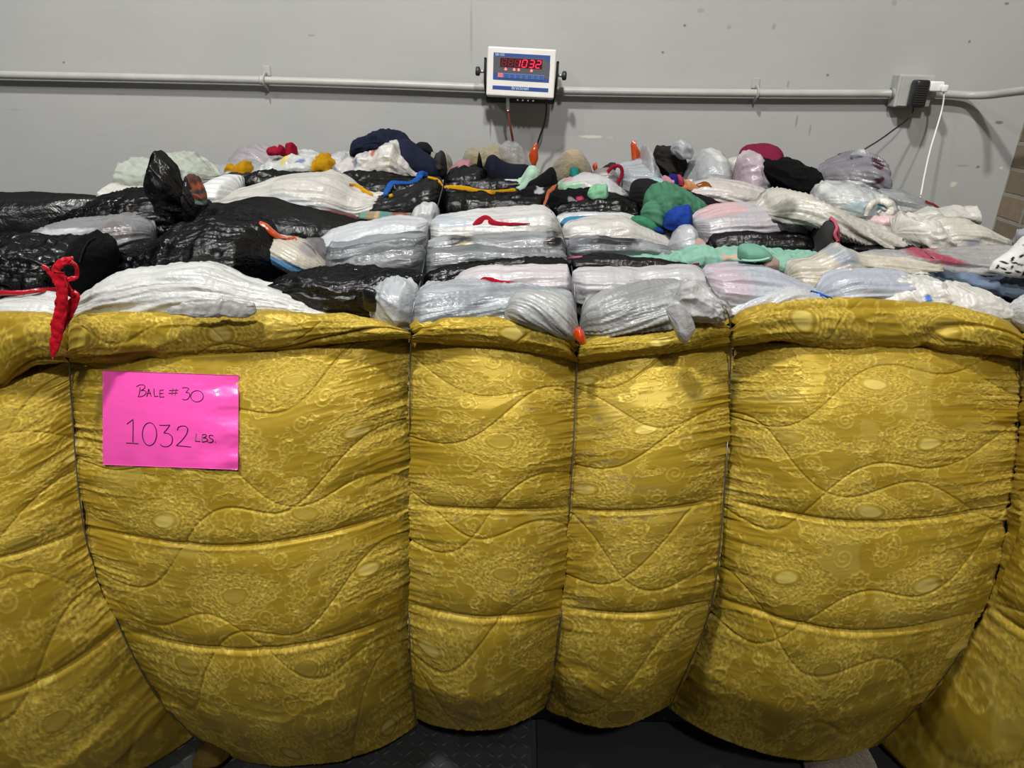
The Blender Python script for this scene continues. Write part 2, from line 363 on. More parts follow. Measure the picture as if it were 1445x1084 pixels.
def line(d, w): return np.exp(-(d/w)**2)
def damask(X, T):
    """embossed cloth pattern in cloth coordinates (about a millimetre and a half each): raised lines, rough motif areas, shiny ovals"""
    X = X + 9*(vn(X/60, T/60, 1)-.5); T = T + 9*(vn(X/50, T/50, 2)-.5)
    PX, PY = 205.0, 104.0
    row = np.floor(T/PY); par = np.mod(row, 2)
    xo = X + par*PX*.5 + 30*(_h(row, row*0, 3)-.5)
    col = np.floor(xo/PX); dx = (xo-(col+.5)*PX); dy = T-(row+.5)*PY
    sg = np.where(_h(col, row, 4) > .5, 1.0, -1.0); dx = dx*sg
    ang = .25*(_h(col, row, 6)-.5); dx, dy = dx*np.cos(ang)-dy*np.sin(ang), dx*np.sin(ang)+dy*np.cos(ang)
    rx, ry = 64.0, 33.0
    rye = ry*(1-.38*np.clip(dx/rx, -1.2, 1.2))
    th = np.arctan2(dy/rye, dx/rx); r = np.sqrt((dx/rx)**2+(dy/rye)**2)
    rs = r+.05*np.cos(16*th)
    h = .9*line(r-.36, .026)+.8*line(r-.47, .02)+.7*line(r-.56, .024)+1.0*line(rs-.78, .03)+.6*line(rs-.92, .02)+.8*line(rs-1.12, .028)+.5*line(r-.25, .025)
    h = h + .45*(.5+.5*np.cos(30*th))*line(r-.67, .07)
    mot = sst(.30, .36, r)*(1-sst(1.05, 1.18, rs)); bright = 1-sst(.20, .26, r)
    # rosettes
    ex = np.abs(dx)-PX*.5; ey = dy
    rr = np.sqrt(ex**2+ey**2); ta = np.arctan2(ey, ex)
    h = h + .9*line(rr-12-1.6*np.cos(8*ta), 1.7)+.8*line(rr-5, 1.4)
    # scrolls between the rows
    for (cx, cy, R) in ((38, 40, 11), (-58, 38, 9), (-12, -44, 10), (78, -34, 9)):
        qx = dx-cx; qy = dy-cy; q = np.sqrt(qx**2+qy**2); a = np.arctan2(qy, qx)
        sp = np.mod(q - R*(a+np.pi)/(2*np.pi)*.8, R*.8)
        h = h + .75*line(np.minimum(sp, R*.8-sp), 1.3)*(q < R*1.55)
    # leafy outlines from noise contours
    n = fbm(X/34, T/22, 11, 3); n2 = fbm(X/16+9, T/10+4, 15, 2)
    outside = sst(1.08, 1.25, rs)
    h = h + outside*(.85*line(n-.56, .012)+.6*line(n-.63, .010)*(n2 > .45))
    h = h + outside*.7*line(fbm(X/22+31, T/14, 17, 2)-.52, .020)*(vn(X/50, T/40, 19) > .35)
    leaf = sst(.56, .58, n)*sst(.42, .5, n2)*outside
    mot = np.clip(mot+leaf*.9, 0, 1)
    bright = np.clip(bright + .25*sst(.60, .68, fbm(X/80+5, T/60, 21, 2))*(1-mot), 0, 1)
    st = .8*line(dy, 1.2)*outside*(rr > 14)*(np.abs(dx) > 70)
    h = h+st*.6
    brk = .35+.9*vn(X/7, T/5, 24); h = h*np.clip(brk, 0, 1.15)
    bright = bright*(.25+.75*(_h(col, row, 9) > .6))
    return np.clip(h, 0, 1.3), mot, bright
def quilting(X, T):
    """wavy stitched quilting: returns groove (0..1)"""
    w = T + .42*X + 26*np.sin(2*np.pi*X/235.0)+10*np.sin(T/37.)
    d1 = np.abs(np.mod(w, 168.0)-84.0)
    w2 = T - .30*X + 30*np.sin(2*np.pi*X/260.0+1.2)+8*np.sin(T/31.)
    d2 = np.abs(np.mod(w2, 245.0)-122.0)
    return np.maximum(np.exp(-(d1/1.8)**2), .75*np.exp(-(d2/1.8)**2)), np.minimum(d1, d2)
GC = np.array([.285, .190, .017]); GM = np.array([.50, .370, .068]); GB = np.array([.60, .48, .13])
def quilt_cols(X, T, h, mot, bright, stain):
    c = GC + (GM-GC)*np.clip(mot*.28+.8*np.clip(h, 0, 1), 0, 1)[..., None]
    c = c + (GB-c)*bright[..., None]*.75
    v = fbm(X/120, T/120, 31, 3); c = c*((.90+.2*v)*(1+.7*(vn(X/2.4, T/1.9, 85)-.5)*np.clip(mot+.4*h, 0, 1)))[..., None]
    c = c*(1-stain[..., None]) + np.array([.16, .13, .07])*stain[..., None]
    return c
def stains(px, py):
    s = np.zeros_like(px)
    for (x, y, rx, ry, f) in ((840, 572, 9, 4, .6), (848, 590, 8, 6, .6), (855, 613, 16, 4, .45), (870, 632, 12, 3, .4), (862, 652, 20, 4, .45), (880, 675, 26, 5, .45),
                              (872, 590, 26, 10, .2), (905, 690, 30, 6, .35), (822, 685, 12, 8, .4), (880, 733, 16, 5, .6), (838, 733, 5, 5, .6), (818, 735, 3, 3, .95),
                              (690, 838, 2.6, 4, 1), (722, 836, 4, 5, .6), (738, 770, 3, 1.6, 1), (825, 852, 12, 14, .35), (750, 578, 10, 4, .45), (700, 735, 14, 6, .35),
                              (980, 560, 8, 4, .4), (970, 620, 10, 3, .5), (1000, 640, 14, 4, .3), (1110, 610, 20, 8, .3), (1060, 630, 26, 7, .28), (1180, 475, 20, 6, .35), (1140, 480, 14, 4, .35),
                              (1200, 630, 5, 2, .6), (645, 735, 5, 4, .4), (1100, 560, 22, 6, .25), (1050, 697, 4, 2, .8), (830, 640, 14, 6, .3), (910, 730, 8, 4, .4)):
        d = ((px-x)/rx)**2+((py-y)/ry)**2
        s = np.maximum(s, f*np.exp(-d*.8)*sst(.25, .55, fbm(px/7, py/4, 41, 2)))
    return s

GY = [0, .25, .5, .75, .9, 1.0]         # stations down a panel
WC = {  # lines where the wires pinch the quilt: (py, px)
 0: ((500, -330), (700, -320), (900, -280), (1100, -180), (1200, -150)),
 1: ((500, 97), (600, 103), (742, 117), (830, 142), (886, 169), (960, 205), (1020, 250), (1052, 288)),
 2: ((460, 579), (700, 578), (860, 577), (960, 581), (1030, 589)),
 3: ((500, 815), (600, 811), (716, 804), (856, 794), (930, 785), (1000, 773)),
 4: ((470, 1032), (600, 1028), (704, 1021), (840, 1008), (900, 990), (960, 962), (1000, 945)),
 5: ((490, 1443), (600, 1436), (712, 1424), (790, 1410), (850, 1392), (920, 1357), (990, 1305), (1052, 1238)),
 6: ((500, 1660), (712, 1650), (850, 1640), (1100, 1560), (1300, 1500))}
def wx(k, py):
    a = np.array(WC[k]); return cr(a[:, 0], a[:, 1], py)
PAN = [  # L, M, R heights at each station, bulge, middle of the row
 (0, 1, (520, 640, 745, 886, 990, 1052), (560, 690, 800, 990, 1100, 1160), (510, 620, 745, 886, 990, 1052), .12),
 (1, 2, (508, 620, 742, 886, 985, 1052), (500, 628, 771, 920, 1020, 1079), (474, 580, 716, 862, 960, 1022), .135),
 (2, 3, (474, 590, 712, 852, 950, 1012), (487, 600, 722, 877, 980, 1032), (503, 600, 718, 858, 940, 997), .085),
 (3, 4, (505, 605, 718, 855, 940, 998), (499, 600, 722, 871, 970, 1025), (481, 585, 706, 848, 930, 986), .08),
 (4, 5, (484, 585, 702, 838, 930, 995), (491, 600, 738, 893, 1000, 1068), (501, 600, 712, 860, 960, 1045), .125),
 (5, 6, (495, 600, 712, 850, 960, 1052), (500, 610, 728, 915, 1080, 1220), (495, 600, 712, 850, 1000, 1150), .12)]
MY = (1.375, 1.285, 1.235, 1.205, 1.235, 1.40)
quilt = thing('quilt_wrapper', 'gold damask quilt wrapped around the front of the bale, pinched by wires', 'quilt', (0, 1.4, .05))
for k, (l, r, Lp, Mp, Rp, B) in enumerate(PAN):
    wpx = abs(WC[r][0][1]-WC[l][0][1]); off = k in (0, 5)
    st = 1.25 if not off else 1.7
    NU = int(wpx/st); NV = int(600/st)
    u = np.linspace(0, 1, NU); v = np.linspace(-.06, 1, NV)
    Lr, Mr, Rr = (cr(GY, a, v) for a in (Lp, Mp, Rp))
    neg = np.minimum(v, 0)
    Lr, Mr, Rr = Lr+neg*300, Mr+neg*300, Rr+neg*300
    U = u[:, None]; par = 4*U*(1-U)
    PYr = Lr*(1-U)+Rr*U + (Mr-(Lr+Rr)/2)*par
    PXr = wx(l, Lr)*(1-U)+wx(r, Rr)*U
    my = cr(GY, MY, v) - neg*1.2
    gd = B*(1+.35*sst(.6, 1, v))*(.55+.45*sst(-.05, .32, v))
    my = my + (.135-B)*.35
    f = 1-np.abs(2*U-1)**2.7
    Yr = my+gd - gd*f + 0*PYr
    # cloth coordinates
    X = U*wpx+WC[l][0][1] + 0*PYr; T = v*590+500 + 0*PYr + 20*(k % 2)
    # fold shapes (metres, positive comes forward)
    e = np.abs(2*U-1)
    side = np.where(U < .5, -1, 1)
    Tw = T + side*e*12 + 6*np.sin(X/80+k)
    rd = ridge(X/110, Tw/15, 50+k, 2); rd2 = ridge(X/45+7, Tw/8, 60+k, 2)
    wr = .0085*(rd-.55)*(.07+.9*e**2.5)+.0040*(rd2-.5)*(.10+.8*e**2)
    wr = wr + .010*(fbm(X/150, T/90, 70+k, 2)-.5)
    wr = wr + .0065*(ridge(X/140+3, T/24+e*1.5, 90+k, 2)-.5)*sst(.75, .98, v)
    q, dq = quilting(X, T); wr = wr - .0034*q + .003*sst(0, 30, dq)
    seam = np.zeros_like(PYr)
    se = 1-e**5
    for s in (.5, .75):
        seam = seam + np.exp(-((v-s)*590/3.2)**2)
        wr = wr + se*(-.0085*np.exp(-((v-s)*590/3.0)**2) - .008*np.exp(-((v-s)*590/16)**2) + .0022*np.exp(-((v-s)*590-5)**2/10))
    h, mot, br = damask(X, T)
    cr_ = ridge(X/9+11, T/6, 81, 2)
    gr = vn(X/2.6, T/2.0, 83)-.5; wr = wr + .0012*h + .0008*mot*(cr_-.5) + .0011*gr*np.clip(mot+.5*h, 0, 1)
    P = unp(PXr, PYr, Yr)
    # outward direction from the smooth surface
    du = np.gradient(P, axis=0); dv = np.gradient(P, axis=1); n = np.cross(dv, du); n /= np.maximum(np.linalg.norm(n, axis=2, keepdims=True), 1e-9)
    n = np.where((n[..., 1:2] > 0), -n, n)
    P = P + n*wr[..., None]
    C = quilt_cols(X, T, h, mot, br, stains(PXr, PYr))
    # underside rows
    last = P[:, -1]; prev = (P[:, -1]-P[:, -6]); rows = []; nr = 14
    for i in range(1, nr+1):
        t = i/nr; dy = .42*t**1.3; dz = -.05*(1-(1-min(t*2, 1))**2)+.05*t*t
        rows.append(last+np.array([0, dy, dz])+ (0.0))
    P = np.concatenate([P, np.stack(rows, 1)], 1); P[..., 2] = np.maximum(P[..., 2], .038)
    ext = lambda A: np.concatenate([A, np.repeat(A[:, -1:], nr, 1)], 1)
    C = ext(C); mot = ext(mot)
    lab = None
    o = mesh('quilted_panel', P.reshape(-1, 3), gridF(NU, NV+nr), QM, quilt, True, C.reshape(-1, 3), {'motif': mot.ravel()})
    s = 5
    Pc = P[::s, ::s]; BVH.append(BVHTree.FromPolygons(Pc.reshape(-1, 3).tolist(), gridF(Pc.shape[0], Pc.shape[1]).tolist()))

def parse(s): return np.array([[float(a) for a in p.split(',')] for p in s.split()])
# rolled hems above the panels
HEM = [
 ("-330,455 -100,445 0,441 60,441 84,447 96,466", "-330,560 -150,575 0,545 25,524 55,510 96,508"),
 ("98,466 104,448 118,442 200,440 400,440 480,442 545,450 579,462", "98,510 160,508 300,503 420,489 500,479 579,474"),
 ("581,462 592,452 640,448 700,447 750,449 785,458 817,487", "581,478 640,483 700,488 770,498 817,508"),
 ("817,484 850,474 900,472 960,463 1000,450 1031,452", "817,508 870,503 940,496 1000,486 1031,482"),
 ("1033,455 1044,443 1070,432 1110,424 1200,421 1300,427 1380,440 1420,455 1444,474", "1033,485 1120,484 1180,490 1280,494 1380,498 1444,502"),
 ("1445,474 1470,458 1600,450 1660,455", "1445,503 1600,510 1660,512")]
for k, (t, b) in enumerate(HEM):
    t = parse(t); b = parse(b); x0, x1 = t[0, 0], t[-1, 0]; st = 1.3 if k not in (0, 5) else 1.8
    x = np.linspace(x0, x1, int((x1-x0)/st)); ty = cr(t[:, 0], t[:, 1], x); by = cr(b[:, 0], b[:, 1], x)+3
    ns = 150; ph = np.linspace(np.radians(235), np.radians(-95), ns)   # back, over the top, to the crease
    dep = .055; Yc = 1.41
    c = (ty+by)/2; a = (by-ty)/2
    e = np.clip(np.minimum(x-x0, x1-x)/26.0, 0, 1); e = .45+.55*np.sqrt(e)
    S = np.sin(ph)[None]; Cc = np.cos(ph)[None]
    PYr = c[:, None]-a[:, None]*np.sign(S)*np.abs(S)**.9; PXr = np.repeat(x[:, None], ns, 1)
    Yr = Yc - dep*e[:, None]*np.sign(Cc)*np.abs(Cc)**.8
    Yr = Yr + (np.maximum(0, -Cc)**1.0)*.06
    P = unp(PXr, PYr, Yr)
    T = np.linspace(330, 470, ns)[None]+0*PXr; X = PXr
    rd = ridge(X/150, (T+.06*X)/20, 150+k, 2)
    w = (.5+.5*(1-e[:, None]))
    wr = .014*(rd-.55)*w+.0045*(ridge(X/50, T/9, 160+k, 2)-.5)-.010*(sst(.80, 1, ridge(X/210+.3*k, (T+.10*X)/34, 180+k, 1)))+.008*(fbm(X/90, T/60, 170+k, 2)-.5)
    q, dq = quilting(X, T); wr = wr-.0025*q
    h, mot, br = damask(X, T+40); wr = wr+.0010*h+.0007*mot*(ridge(X/9+11, T/6, 81, 2)-.5)+.0011*(vn(X/2.6, T/2.0, 83)-.5)*np.clip(mot+.5*h, 0, 1)
    du = np.gradient(P, axis=0); dv = np.gradient(P, axis=1); n = np.cross(dv, du); n /= np.maximum(np.linalg.norm(n, axis=2, keepdims=True), 1e-9)
    cen = unp(x, c, np.full_like(x, Yc))[:, None]; n = np.where(((P-cen)*n).sum(2, keepdims=True) < 0, -n, n)
    P = P+n*wr[..., None]
    C = quilt_cols(X, T+40, h, mot, br, stains(PXr, PYr))
    F = gridF(len(x), ns)
    mesh('rolled_hem', P.reshape(-1, 3), F, QM, quilt, True, C.reshape(-1, 3), {'motif': mot.ravel()})
    s = 4; Pc = P[::s, ::s]; BVH.append(BVHTree.FromPolygons(Pc.reshape(-1, 3).tolist(), gridF(Pc.shape[0], Pc.shape[1]).tolist()))

# ------------------------------------------------------------------ packed inside of the bale
ys = np.linspace(1.54, 2.74, 40); pys = 445-(.704-1/ys)/.00152
zt = unp(np.full_like(ys, 722.), pys, ys)[:, 2]-.11
xs = np.linspace(-1.42, 1.46, 70)
Z = zt[None]*np.ones((70, 1)); XX = xs[:, None]+0*Z; YY = ys[None]+0*Z
edge = np.clip((1.44-np.abs(XX-.02))/.14, 0, 1); Z = Z-.10*(1-np.sqrt(edge))+.03*(fbm(XX*6, YY*8, 5)-.5)
top = np.stack([XX, YY, Z], -1)
def skirt(a): return [np.stack([a[..., 0], a[..., 1], z0+(a[..., 2]-z0)*k], -1) for z0, k in ((.035, .66), (.035, .33), (.035, 0))]
rim = np.concatenate([top[:, 0], top[1:, -1], top[-2::-1, -1][0:0], ])
V = top.reshape(-1, 3).tolist(); F = gridF(70, 40).tolist()
ring = [i*40 for i in range(70)]+[69*40+j for j in range(1, 40)]+[i*40+39 for i in range(68, -1, -1)]+[j for j in range(38, 0, -1)]
b = len(V); V += [(V[i][0], max(V[i][1], 1.62), .035) for i in ring]; n = len(ring)
F += [[ring[i], ring[(i+1) % n], b+(i+1) % n, b+i] for i in range(n)] + [[b+i for i in range(n)]]
tagm(mesh('compressed_clothing', V, F, plain('packed_dark_fabric', (.035, .033, .035), .9, bscale=20, bstr=.6, bdist=.02, var=.5)), 'dark mass of compressed clothing filling the bale under the bags', 'clothing', kind='stuff')
# ------------------------------------------------------------------ soft things lying on the bale
def hexc(s):
    s = [int(s[i:i+2], 16)/255 for i in (0, 2, 4)]
    return np.array([c/12.92 if c <= .04045 else ((c+.055)/1.055)**2.4 for c in s])
def loft(name, mat, top, bot, col, style='film', g=None, Y=None, dep=None, ext=9, seed=0, patches=(), parent=None, amp=1.0, sq=.82, col2=None, step=1.6, cs=None, slope=0.0, dY=0.0, bvh=True, wires=(), label=None, cat=None, group=None, slant=0.0):
    top = parse(top) if isinstance(top, str) else np.array(top, float); bot = parse(bot) if isinstance(bot, str) else np.array(bot, float)
    for q_ in (top, bot):
        for i_ in range(1, len(q_)): q_[i_, 0] = max(q_[i_, 0], q_[i_-1, 0]+.7)
    x1_ = min(top[-1, 0], bot[-1, 0]) if abs(top[-1, 0]-bot[-1, 0]) < 12 else max(top[-1, 0], bot[-1, 0])
    top[-1, 0] = bot[-1, 0] = max(x1_, top[-2, 0]+.7, bot[-2, 0]+.7)
    x0, x1 = top[0, 0], top[-1, 0]; n = max(26, int((x1-x0)/step)); n = min(n, 420)
    # stations crowd towards both ends so rounded ends stay round
    tt = np.linspace(0, 1, n); tt = tt*.75+.25*(.5-.5*np.cos(np.pi*tt)); x = x0+(x1-x0)*tt
    ty = cr(top[:, 0], top[:, 1], x); by = cr(bot[:, 0], bot[:, 1], x)
    ja = {'film': .7, 'crumple': 2.4, 'black': 1.5, 'fold': 2.2, 'fur': 2.2, 'rib': .8, 'smooth': .6}[style]*min(1.0, (by-ty).max()/22.0)
    jf = np.clip(np.minimum(x-x0, x1-x)/6.0, 0, 1)
    ty = ty+jf*ja*((ridge(x/13.0, x*0+seed, 5, 2)-.5)*1.5+(vn(x/5.0, x*0+seed+.5, 6)-.5)*.9)
    hv = np.maximum(by-ty, 1.0); e0 = np.clip(hv/max(hv.max()*.5, 1), 0, 1)
    by = by+ext*e0; by = np.maximum(by, ty+1.2)
    if g is None: g = float(np.mean(np.sort(bot[:, 1])[-max(1, len(bot)//2):]))
    if dep is None: dep = float(np.clip(.42*(surfY(np.percentile(ty, 25))-surfY(g)), .03, .16))
    if Y is None: Y = float(surfY(g))+dep*.75+dY
    m = mpp(Y)
    endd = np.clip(np.minimum(x-x0, x1-x)/(max(hv.mean(), 8)*.45), 0, 1)
    D = dep*np.sqrt(np.clip(endd, .04, 1))*np.clip(.35+.65*hv/hv.max(), 0, 1)
    for (wxx, wy0, wy1) in wires: pass
    cy = (ty+by)/2; a = (by-ty)/2
    th_ = PITCH-np.arctan((H/2-cy)/FPX); a0 = a; a = np.sqrt(np.maximum(a*a-(D/m*np.sin(th_))**2, (.45*a)**2))
    per = 2*(a.max()+dep/m)
    ns = cs or int(np.clip(per/1.15, 44, 230))
    ph = np.linspace(-np.pi/2, 1.5*np.pi, ns, endpoint=False)
    S = np.sin(ph)[None]; Cc = np.cos(ph)[None]
    sS = np.sign(S)*np.abs(S)**sq; sC = np.sign(Cc)*np.abs(Cc)**sq
    py = cy[:, None]-a[:, None]*sS; px = x[:, None]+0*py
    pr = ((ph+np.pi/2)/(2*np.pi))[None]*per*1.6 + slope*(x[:, None]-x0)
    xx = x[:, None]+0*pr
    Yp = Y+slant*(xx-(x0+x1)/2)*m - D[:, None]*sC
    P0 = unp(px, py, Y+slant*(xx-(x0+x1)/2)*m)
    P = P0.copy(); P[..., 1] -= D[:, None]*sC        # depth pushed straight toward the front
    s = seed*13+7
    if style == 'film':
        w = 5*(fbm(xx/60, pr/30, s+3, 2)-.5)
        r1 = ridge(xx/150, (pr+w)/13, s, 2)**2; r2 = ridge(xx/70, (pr+w)/6, s+1, 2)**2
        d = 6.5*(r1-.4)+3.4*(r2-.4)+1.5*(ridge(xx/45, (pr+w)/3.4, s+11, 1)-.5)+7*(fbm(xx/60, pr/45, s+2, 2)-.5)
        tone = .50+.15*ridge(xx/150, (pr+w)/8, s+4, 2)+.06*ridge(xx/80, (pr+w)/4, s+5, 1)
    elif style == 'crumple':
        wa = 14*(fbm(xx/22, pr/22, s+5, 2)-.5); wb = 14*(fbm(xx/22, pr/22, s+6, 2)-.5)
        d = 8*(ridge((xx+wa)/36, (pr+wb)/20, s, 2)**2-.4)+2.2*(ridge((xx+wb)/14, (pr+wa)/10, s+1, 2)-.5)
        tone = .60+.1*vn(xx/20, pr/14, s+4)
    elif style == 'black':
        wa = 16*(fbm(xx/35, pr/20, s+5, 2)-.5)
        d = 7*(ridge(xx/80, (pr+wa)/15, s, 3)**1.5-.45)+3.4*(ridge((xx+wa)/20, (pr+wa)/9, s+1, 2)-.5)+7*(fbm(xx/50, pr/40, s+2, 2)-.5)
        tone = 1+0*xx
    elif style == 'fold':
        wa = 10*(fbm(xx/30, pr/30, s+5, 2)-.5)
        d = 7.5*(ridge((xx+wa)/28, (pr+wa)/20, s, 2)**1.5-.4)+2.6*(ridge((xx-wa)/11, (pr+wa)/9, s+12, 2)-.5)+4*(fbm(xx/26, pr/26, s+2, 2)-.5)
        tone = .92+.14*vn(xx/9, pr/7, s+4)
    elif style == 'smooth':
        d = 2.2*(fbm(xx/40, pr/30, s+2, 2)-.5)+.8*(ridge(xx/26, pr/12, s, 2)-.5); tone = 1+0*xx
    elif style == 'rib':
        d = 1.6*np.sin(pr/2.2)+3*(fbm(xx/40, pr/30, s+2, 2)-.5); tone = .95+.08*np.sin(pr/2.2)
    elif style == 'fur':
        d = 4*(fbm(xx/9, pr/9, s, 3)-.5)+4*(fbm(xx/30, pr/30, s+2, 2)-.5); tone = .78+.4*fbm(xx/6, pr/6, s+4, 3)
    d = d*amp*m
    nrm = np.stack([0*S+0*xx, -sC*np.maximum(a*m, .004)[:, None], sS*np.maximum(D, .004)[:, None]], -1)
    nrm /= np.maximum(np.linalg.norm(nrm, axis=2, keepdims=True), 1e-9)
    fade = np.clip(np.minimum(hv/10, 1)*np.clip(endd*1.5+.15, 0, 1), 0, 1)
    P = P+nrm*(d*fade[:, None])[..., None]
    c = np.asarray(hexc(col) if isinstance(col, str) else col)
    C = np.ones(P.shape)*c
    if col2 is not None:
        c2 = hexc(col2)*.8; k = np.clip(sst(.42, .6, fbm(xx/90+3, pr/16, s+8, 3))*.7+.6*sst(.62, .8, ridge(xx/70+3, pr/6, s+14, 2)), 0, 1)[..., None]; C = C*(1-k)+c2*k
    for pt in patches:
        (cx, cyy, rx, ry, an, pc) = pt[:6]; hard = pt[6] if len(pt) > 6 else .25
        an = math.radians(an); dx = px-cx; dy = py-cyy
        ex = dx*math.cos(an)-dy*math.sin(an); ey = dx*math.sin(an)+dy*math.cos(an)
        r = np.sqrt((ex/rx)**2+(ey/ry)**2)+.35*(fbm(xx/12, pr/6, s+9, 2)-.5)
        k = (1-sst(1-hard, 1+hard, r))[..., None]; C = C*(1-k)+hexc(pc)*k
    if mat in ('cloth', 'fleece'): tone = tone*.70
    C = np.clip(C*tone[..., None], 0, 1)
    V = P.reshape(-1, 3); F = gridF(n, ns, True)[:, ::-1]
    ca = P[0].mean(0); cb = P[-1].mean(0); b = len(V)
    V = np.concatenate([V, [ca, cb]]); Cc_ = np.concatenate([C.reshape(-1, 3), [C[0].mean(0), C[-1].mean(0)]])
    caps = [[b, (j+1) % ns, j, b] for j in range(ns)]+[[b+1, (n-1)*ns+j, (n-1)*ns+(j+1) % ns, b+1] for j in range(ns)]
    Fl = F.tolist()+[q[:3] for q in caps]
    me_o = mesh(name, V, Fl, M[mat] if isinstance(mat, str) else mat, parent, True, Cc_)
    if bvh: BVH.append(BVHTree.FromPolygons(V.tolist(), Fl))
    if label: tagm(me_o, label, cat, group or {'bag': 'plastic bags pressed into the bale', 'tie': 'orange plastic ties on the bale'}.get(cat))
    return me_o
def strip(name, mat, pts, r, col, flat=.25, lift=.006, parent=None, n=10, label=None, cat=None, group=None, Y=None, on=True, bvh=False):
    """a strap, tie or cord laid over what is there; pts 'x,y x,y', r in picture pixels"""
    q = parse(pts) if isinstance(pts, str) else np.array(pts, float); rr = np.full(len(q), float(r)) if np.isscalar(r) else np.array(r, float)
    Ys = [hit(a, b) if Y is None else (Y if np.isscalar(Y) else Y[i]) for i, (a, b) in enumerate(q)]
    if Y is None and len(Ys) > 2:
        Ys = [min(Ys[i], (Ys[max(i-1, 0)]+Ys[min(i+1, len(Ys)-1)])/2+.02) for i in range(len(Ys))]
    P = [unp1(a, b, yy-lift) for (a, b), yy in zip(q, Ys)]
    R = [k*mpp(yy) for k, yy in zip(rr, Ys)]
    M_ = M[mat] if isinstance(mat, str) else mat
    o = tube(name, P, R, M_, parent, n=n, flat=flat, up=(0, -1, .25), crinkle=.55 if mat in ('ribbon', 'film') else (.25 if mat == 'cloth' else 0), cols=None if col is None else hexc(col)*.75)
    if label: tagm(o, label, cat, group)
    return o

G1 = 'bags and clothes pressed into the top of the bale'
WH = 'D9DAD8'; WB = 'C9CDD3'; BK = '050506'; SV = 'A9ADB0'
# name | material | style | colour | label | category | top | bottom | options
# ---- back edge, left to right
L_ = loft
L_('sofa_back', 'leather', "-330,283 -200,276 -60,272 60,273 120,275 140,278 152,284", "-330,560 -60,560 60,560 152,560", '0C0C0D', 'smooth', Y=2.62, dep=.16, ext=0, sq=.55, amp=1.2, seed=901, label='black leather-like padded back standing by the wall at the far left', cat='sofa')
L_('folded_jacket', 'cloth', "168,252 171,238 180,227 200,222 216,226 236,218 252,216 276,223 298,236 311,248", "168,258 180,270 230,272 280,265 311,252", 'B9C0B5', 'fold', g=262, dep=.12, seed=1, slope=.2, label='pale grey green jacket heaped at the back left corner of the bale', cat='jacket', patches=[(262, 243, 16, 6, 0, '4A4A48')])
L_('plastic_sheet', 'film', "142,272 150,266 163,261 182,264 215,266 260,264", "142,276 200,285 260,285", 'E6E3DA', 'crumple', g=276, dep=.08, seed=2, amp=.6, label='torn white plastic sheet sticking out behind the upper left black bag', cat='bag')
L_('plastic_bag', 'film', "286,244 300,232 330,226 350,226 372,232 386,246", "286,256 330,262 386,262", 'A9AAAE', 'crumple', g=256, dY=.08, seed=3, amp=.6, label='thin grey white bag lying behind the left mustard cloth', cat='bag')
L_('plastic_bag', 'film', "322,232 334,219 346,212 360,210 380,213 398,222 408,236", "322,240 360,250 408,250", 'B5AEB4', 'film', g=246, dY=.12, seed=4, slope=.5, patches=[(360, 234, 7, 5, 0, 'C02035')], label='clear bag with white streaks humped up at the back beside the red bow', cat='bag')
t = thing('red_bow', 'small crimson gathered bow on top of the clear bags at the back left', 'bow', tuple(unp1(410, 212, 2.55)))
for q in ("402,216 404,205 410,201 417,204 420,213|402,219 410,222 420,217", "376,212 383,209 392,212 398,215|376,214 388,218 398,217", "392,212 395,207 399,209 402,216|392,214 397,219 402,219"):
    a, b = q.split('|'); L_('bow_loop', 'cloth', a, b, '9E1532', 'fold', Y=2.50, dep=.03, ext=1, parent=t, seed=5)
L_('plastic_bag', 'film', "356,246 366,238 380,228 402,219 430,215 444,217 456,230 462,246", "356,252 400,256 462,254", 'D6DAD6', 'crumple', g=252, seed=6, amp=.8, patches=[(414, 222, 4, 5, 0, 'E8E060'), (405, 240, 10, 3, 30, 'D8E090'), (434, 222, 6, 2, 0, '6F86B8')], label='white bag with yellow and blue print behind the mustard beanie', cat='bag')
L_('plastic_bag', 'film', "444,240 452,226 466,217 480,214 497,217 506,240", "444,250 480,250 506,250", 'CFD0D2', 'crumple', g=248, dY=.06, seed=7, label='white crumpled bag between the printed bag and the navy jacket', cat='bag')
L_('plastic_bag', 'film', "470,238 478,228 492,224 506,230 512,246", "470,250 490,252 512,252", 'D8D5D2', 'crumple', g=252, seed=8, patches=[(486, 238, 10, 2, -30, '8090B0')], label='small white bag with faint blue print beside the lump of printed bags', cat='bag')
L_('plastic_bag', 'black', "330,258 350,248 366,242 392,243 430,246 474,248 510,250", "330,268 420,268 510,262", BK, 'black', g=262, seed=9, label='low black bag under the mustard beanie at the back', cat='bag')
L_('knitted_cloth', 'cloth', "316,246 320,238 327,233 334,234 340,230 347,227 353,232 357,238 357,247", "316,246 328,243 336,250 350,251 357,248", 'BC8A0C', 'fold', g=250, dep=.05, ext=2, seed=10, amp=.8, label='crumpled mustard yellow cloth, leftmost of the yellow pieces', cat='cloth')
L_('cloth_bundle', 'cloth', "322,256 336,248 350,250 360,262", "322,262 345,266 360,264", '4A4848', 'fold', g=262, dep=.05, seed=11, label='small dark grey cloth under the leftmost mustard cloth', cat='cloth')
L_('knot_of_cloth', 'cloth', "386,240 391,232 398,231 405,237 410,243", "386,240 394,246 404,248 410,245", '2A0C14', 'fold', g=246, dep=.03, ext=1, seed=12, label='dark maroon knotted cloth just left of the mustard beanie', cat='cloth')
t = thing('mustard_beanie', 'mustard yellow beanie with a trailing band at the back left', 'hat', tuple(unp1(455, 245, 2.36)))
L_('crown', 'cloth', "426,244 432,238 440,234 444,225 456,219 468,222 476,232 478,246", "426,246 445,248 478,248", 'BE8C0C', 'fold', g=250, dep=.07, ext=2, parent=t, seed=13, amp=1.1)
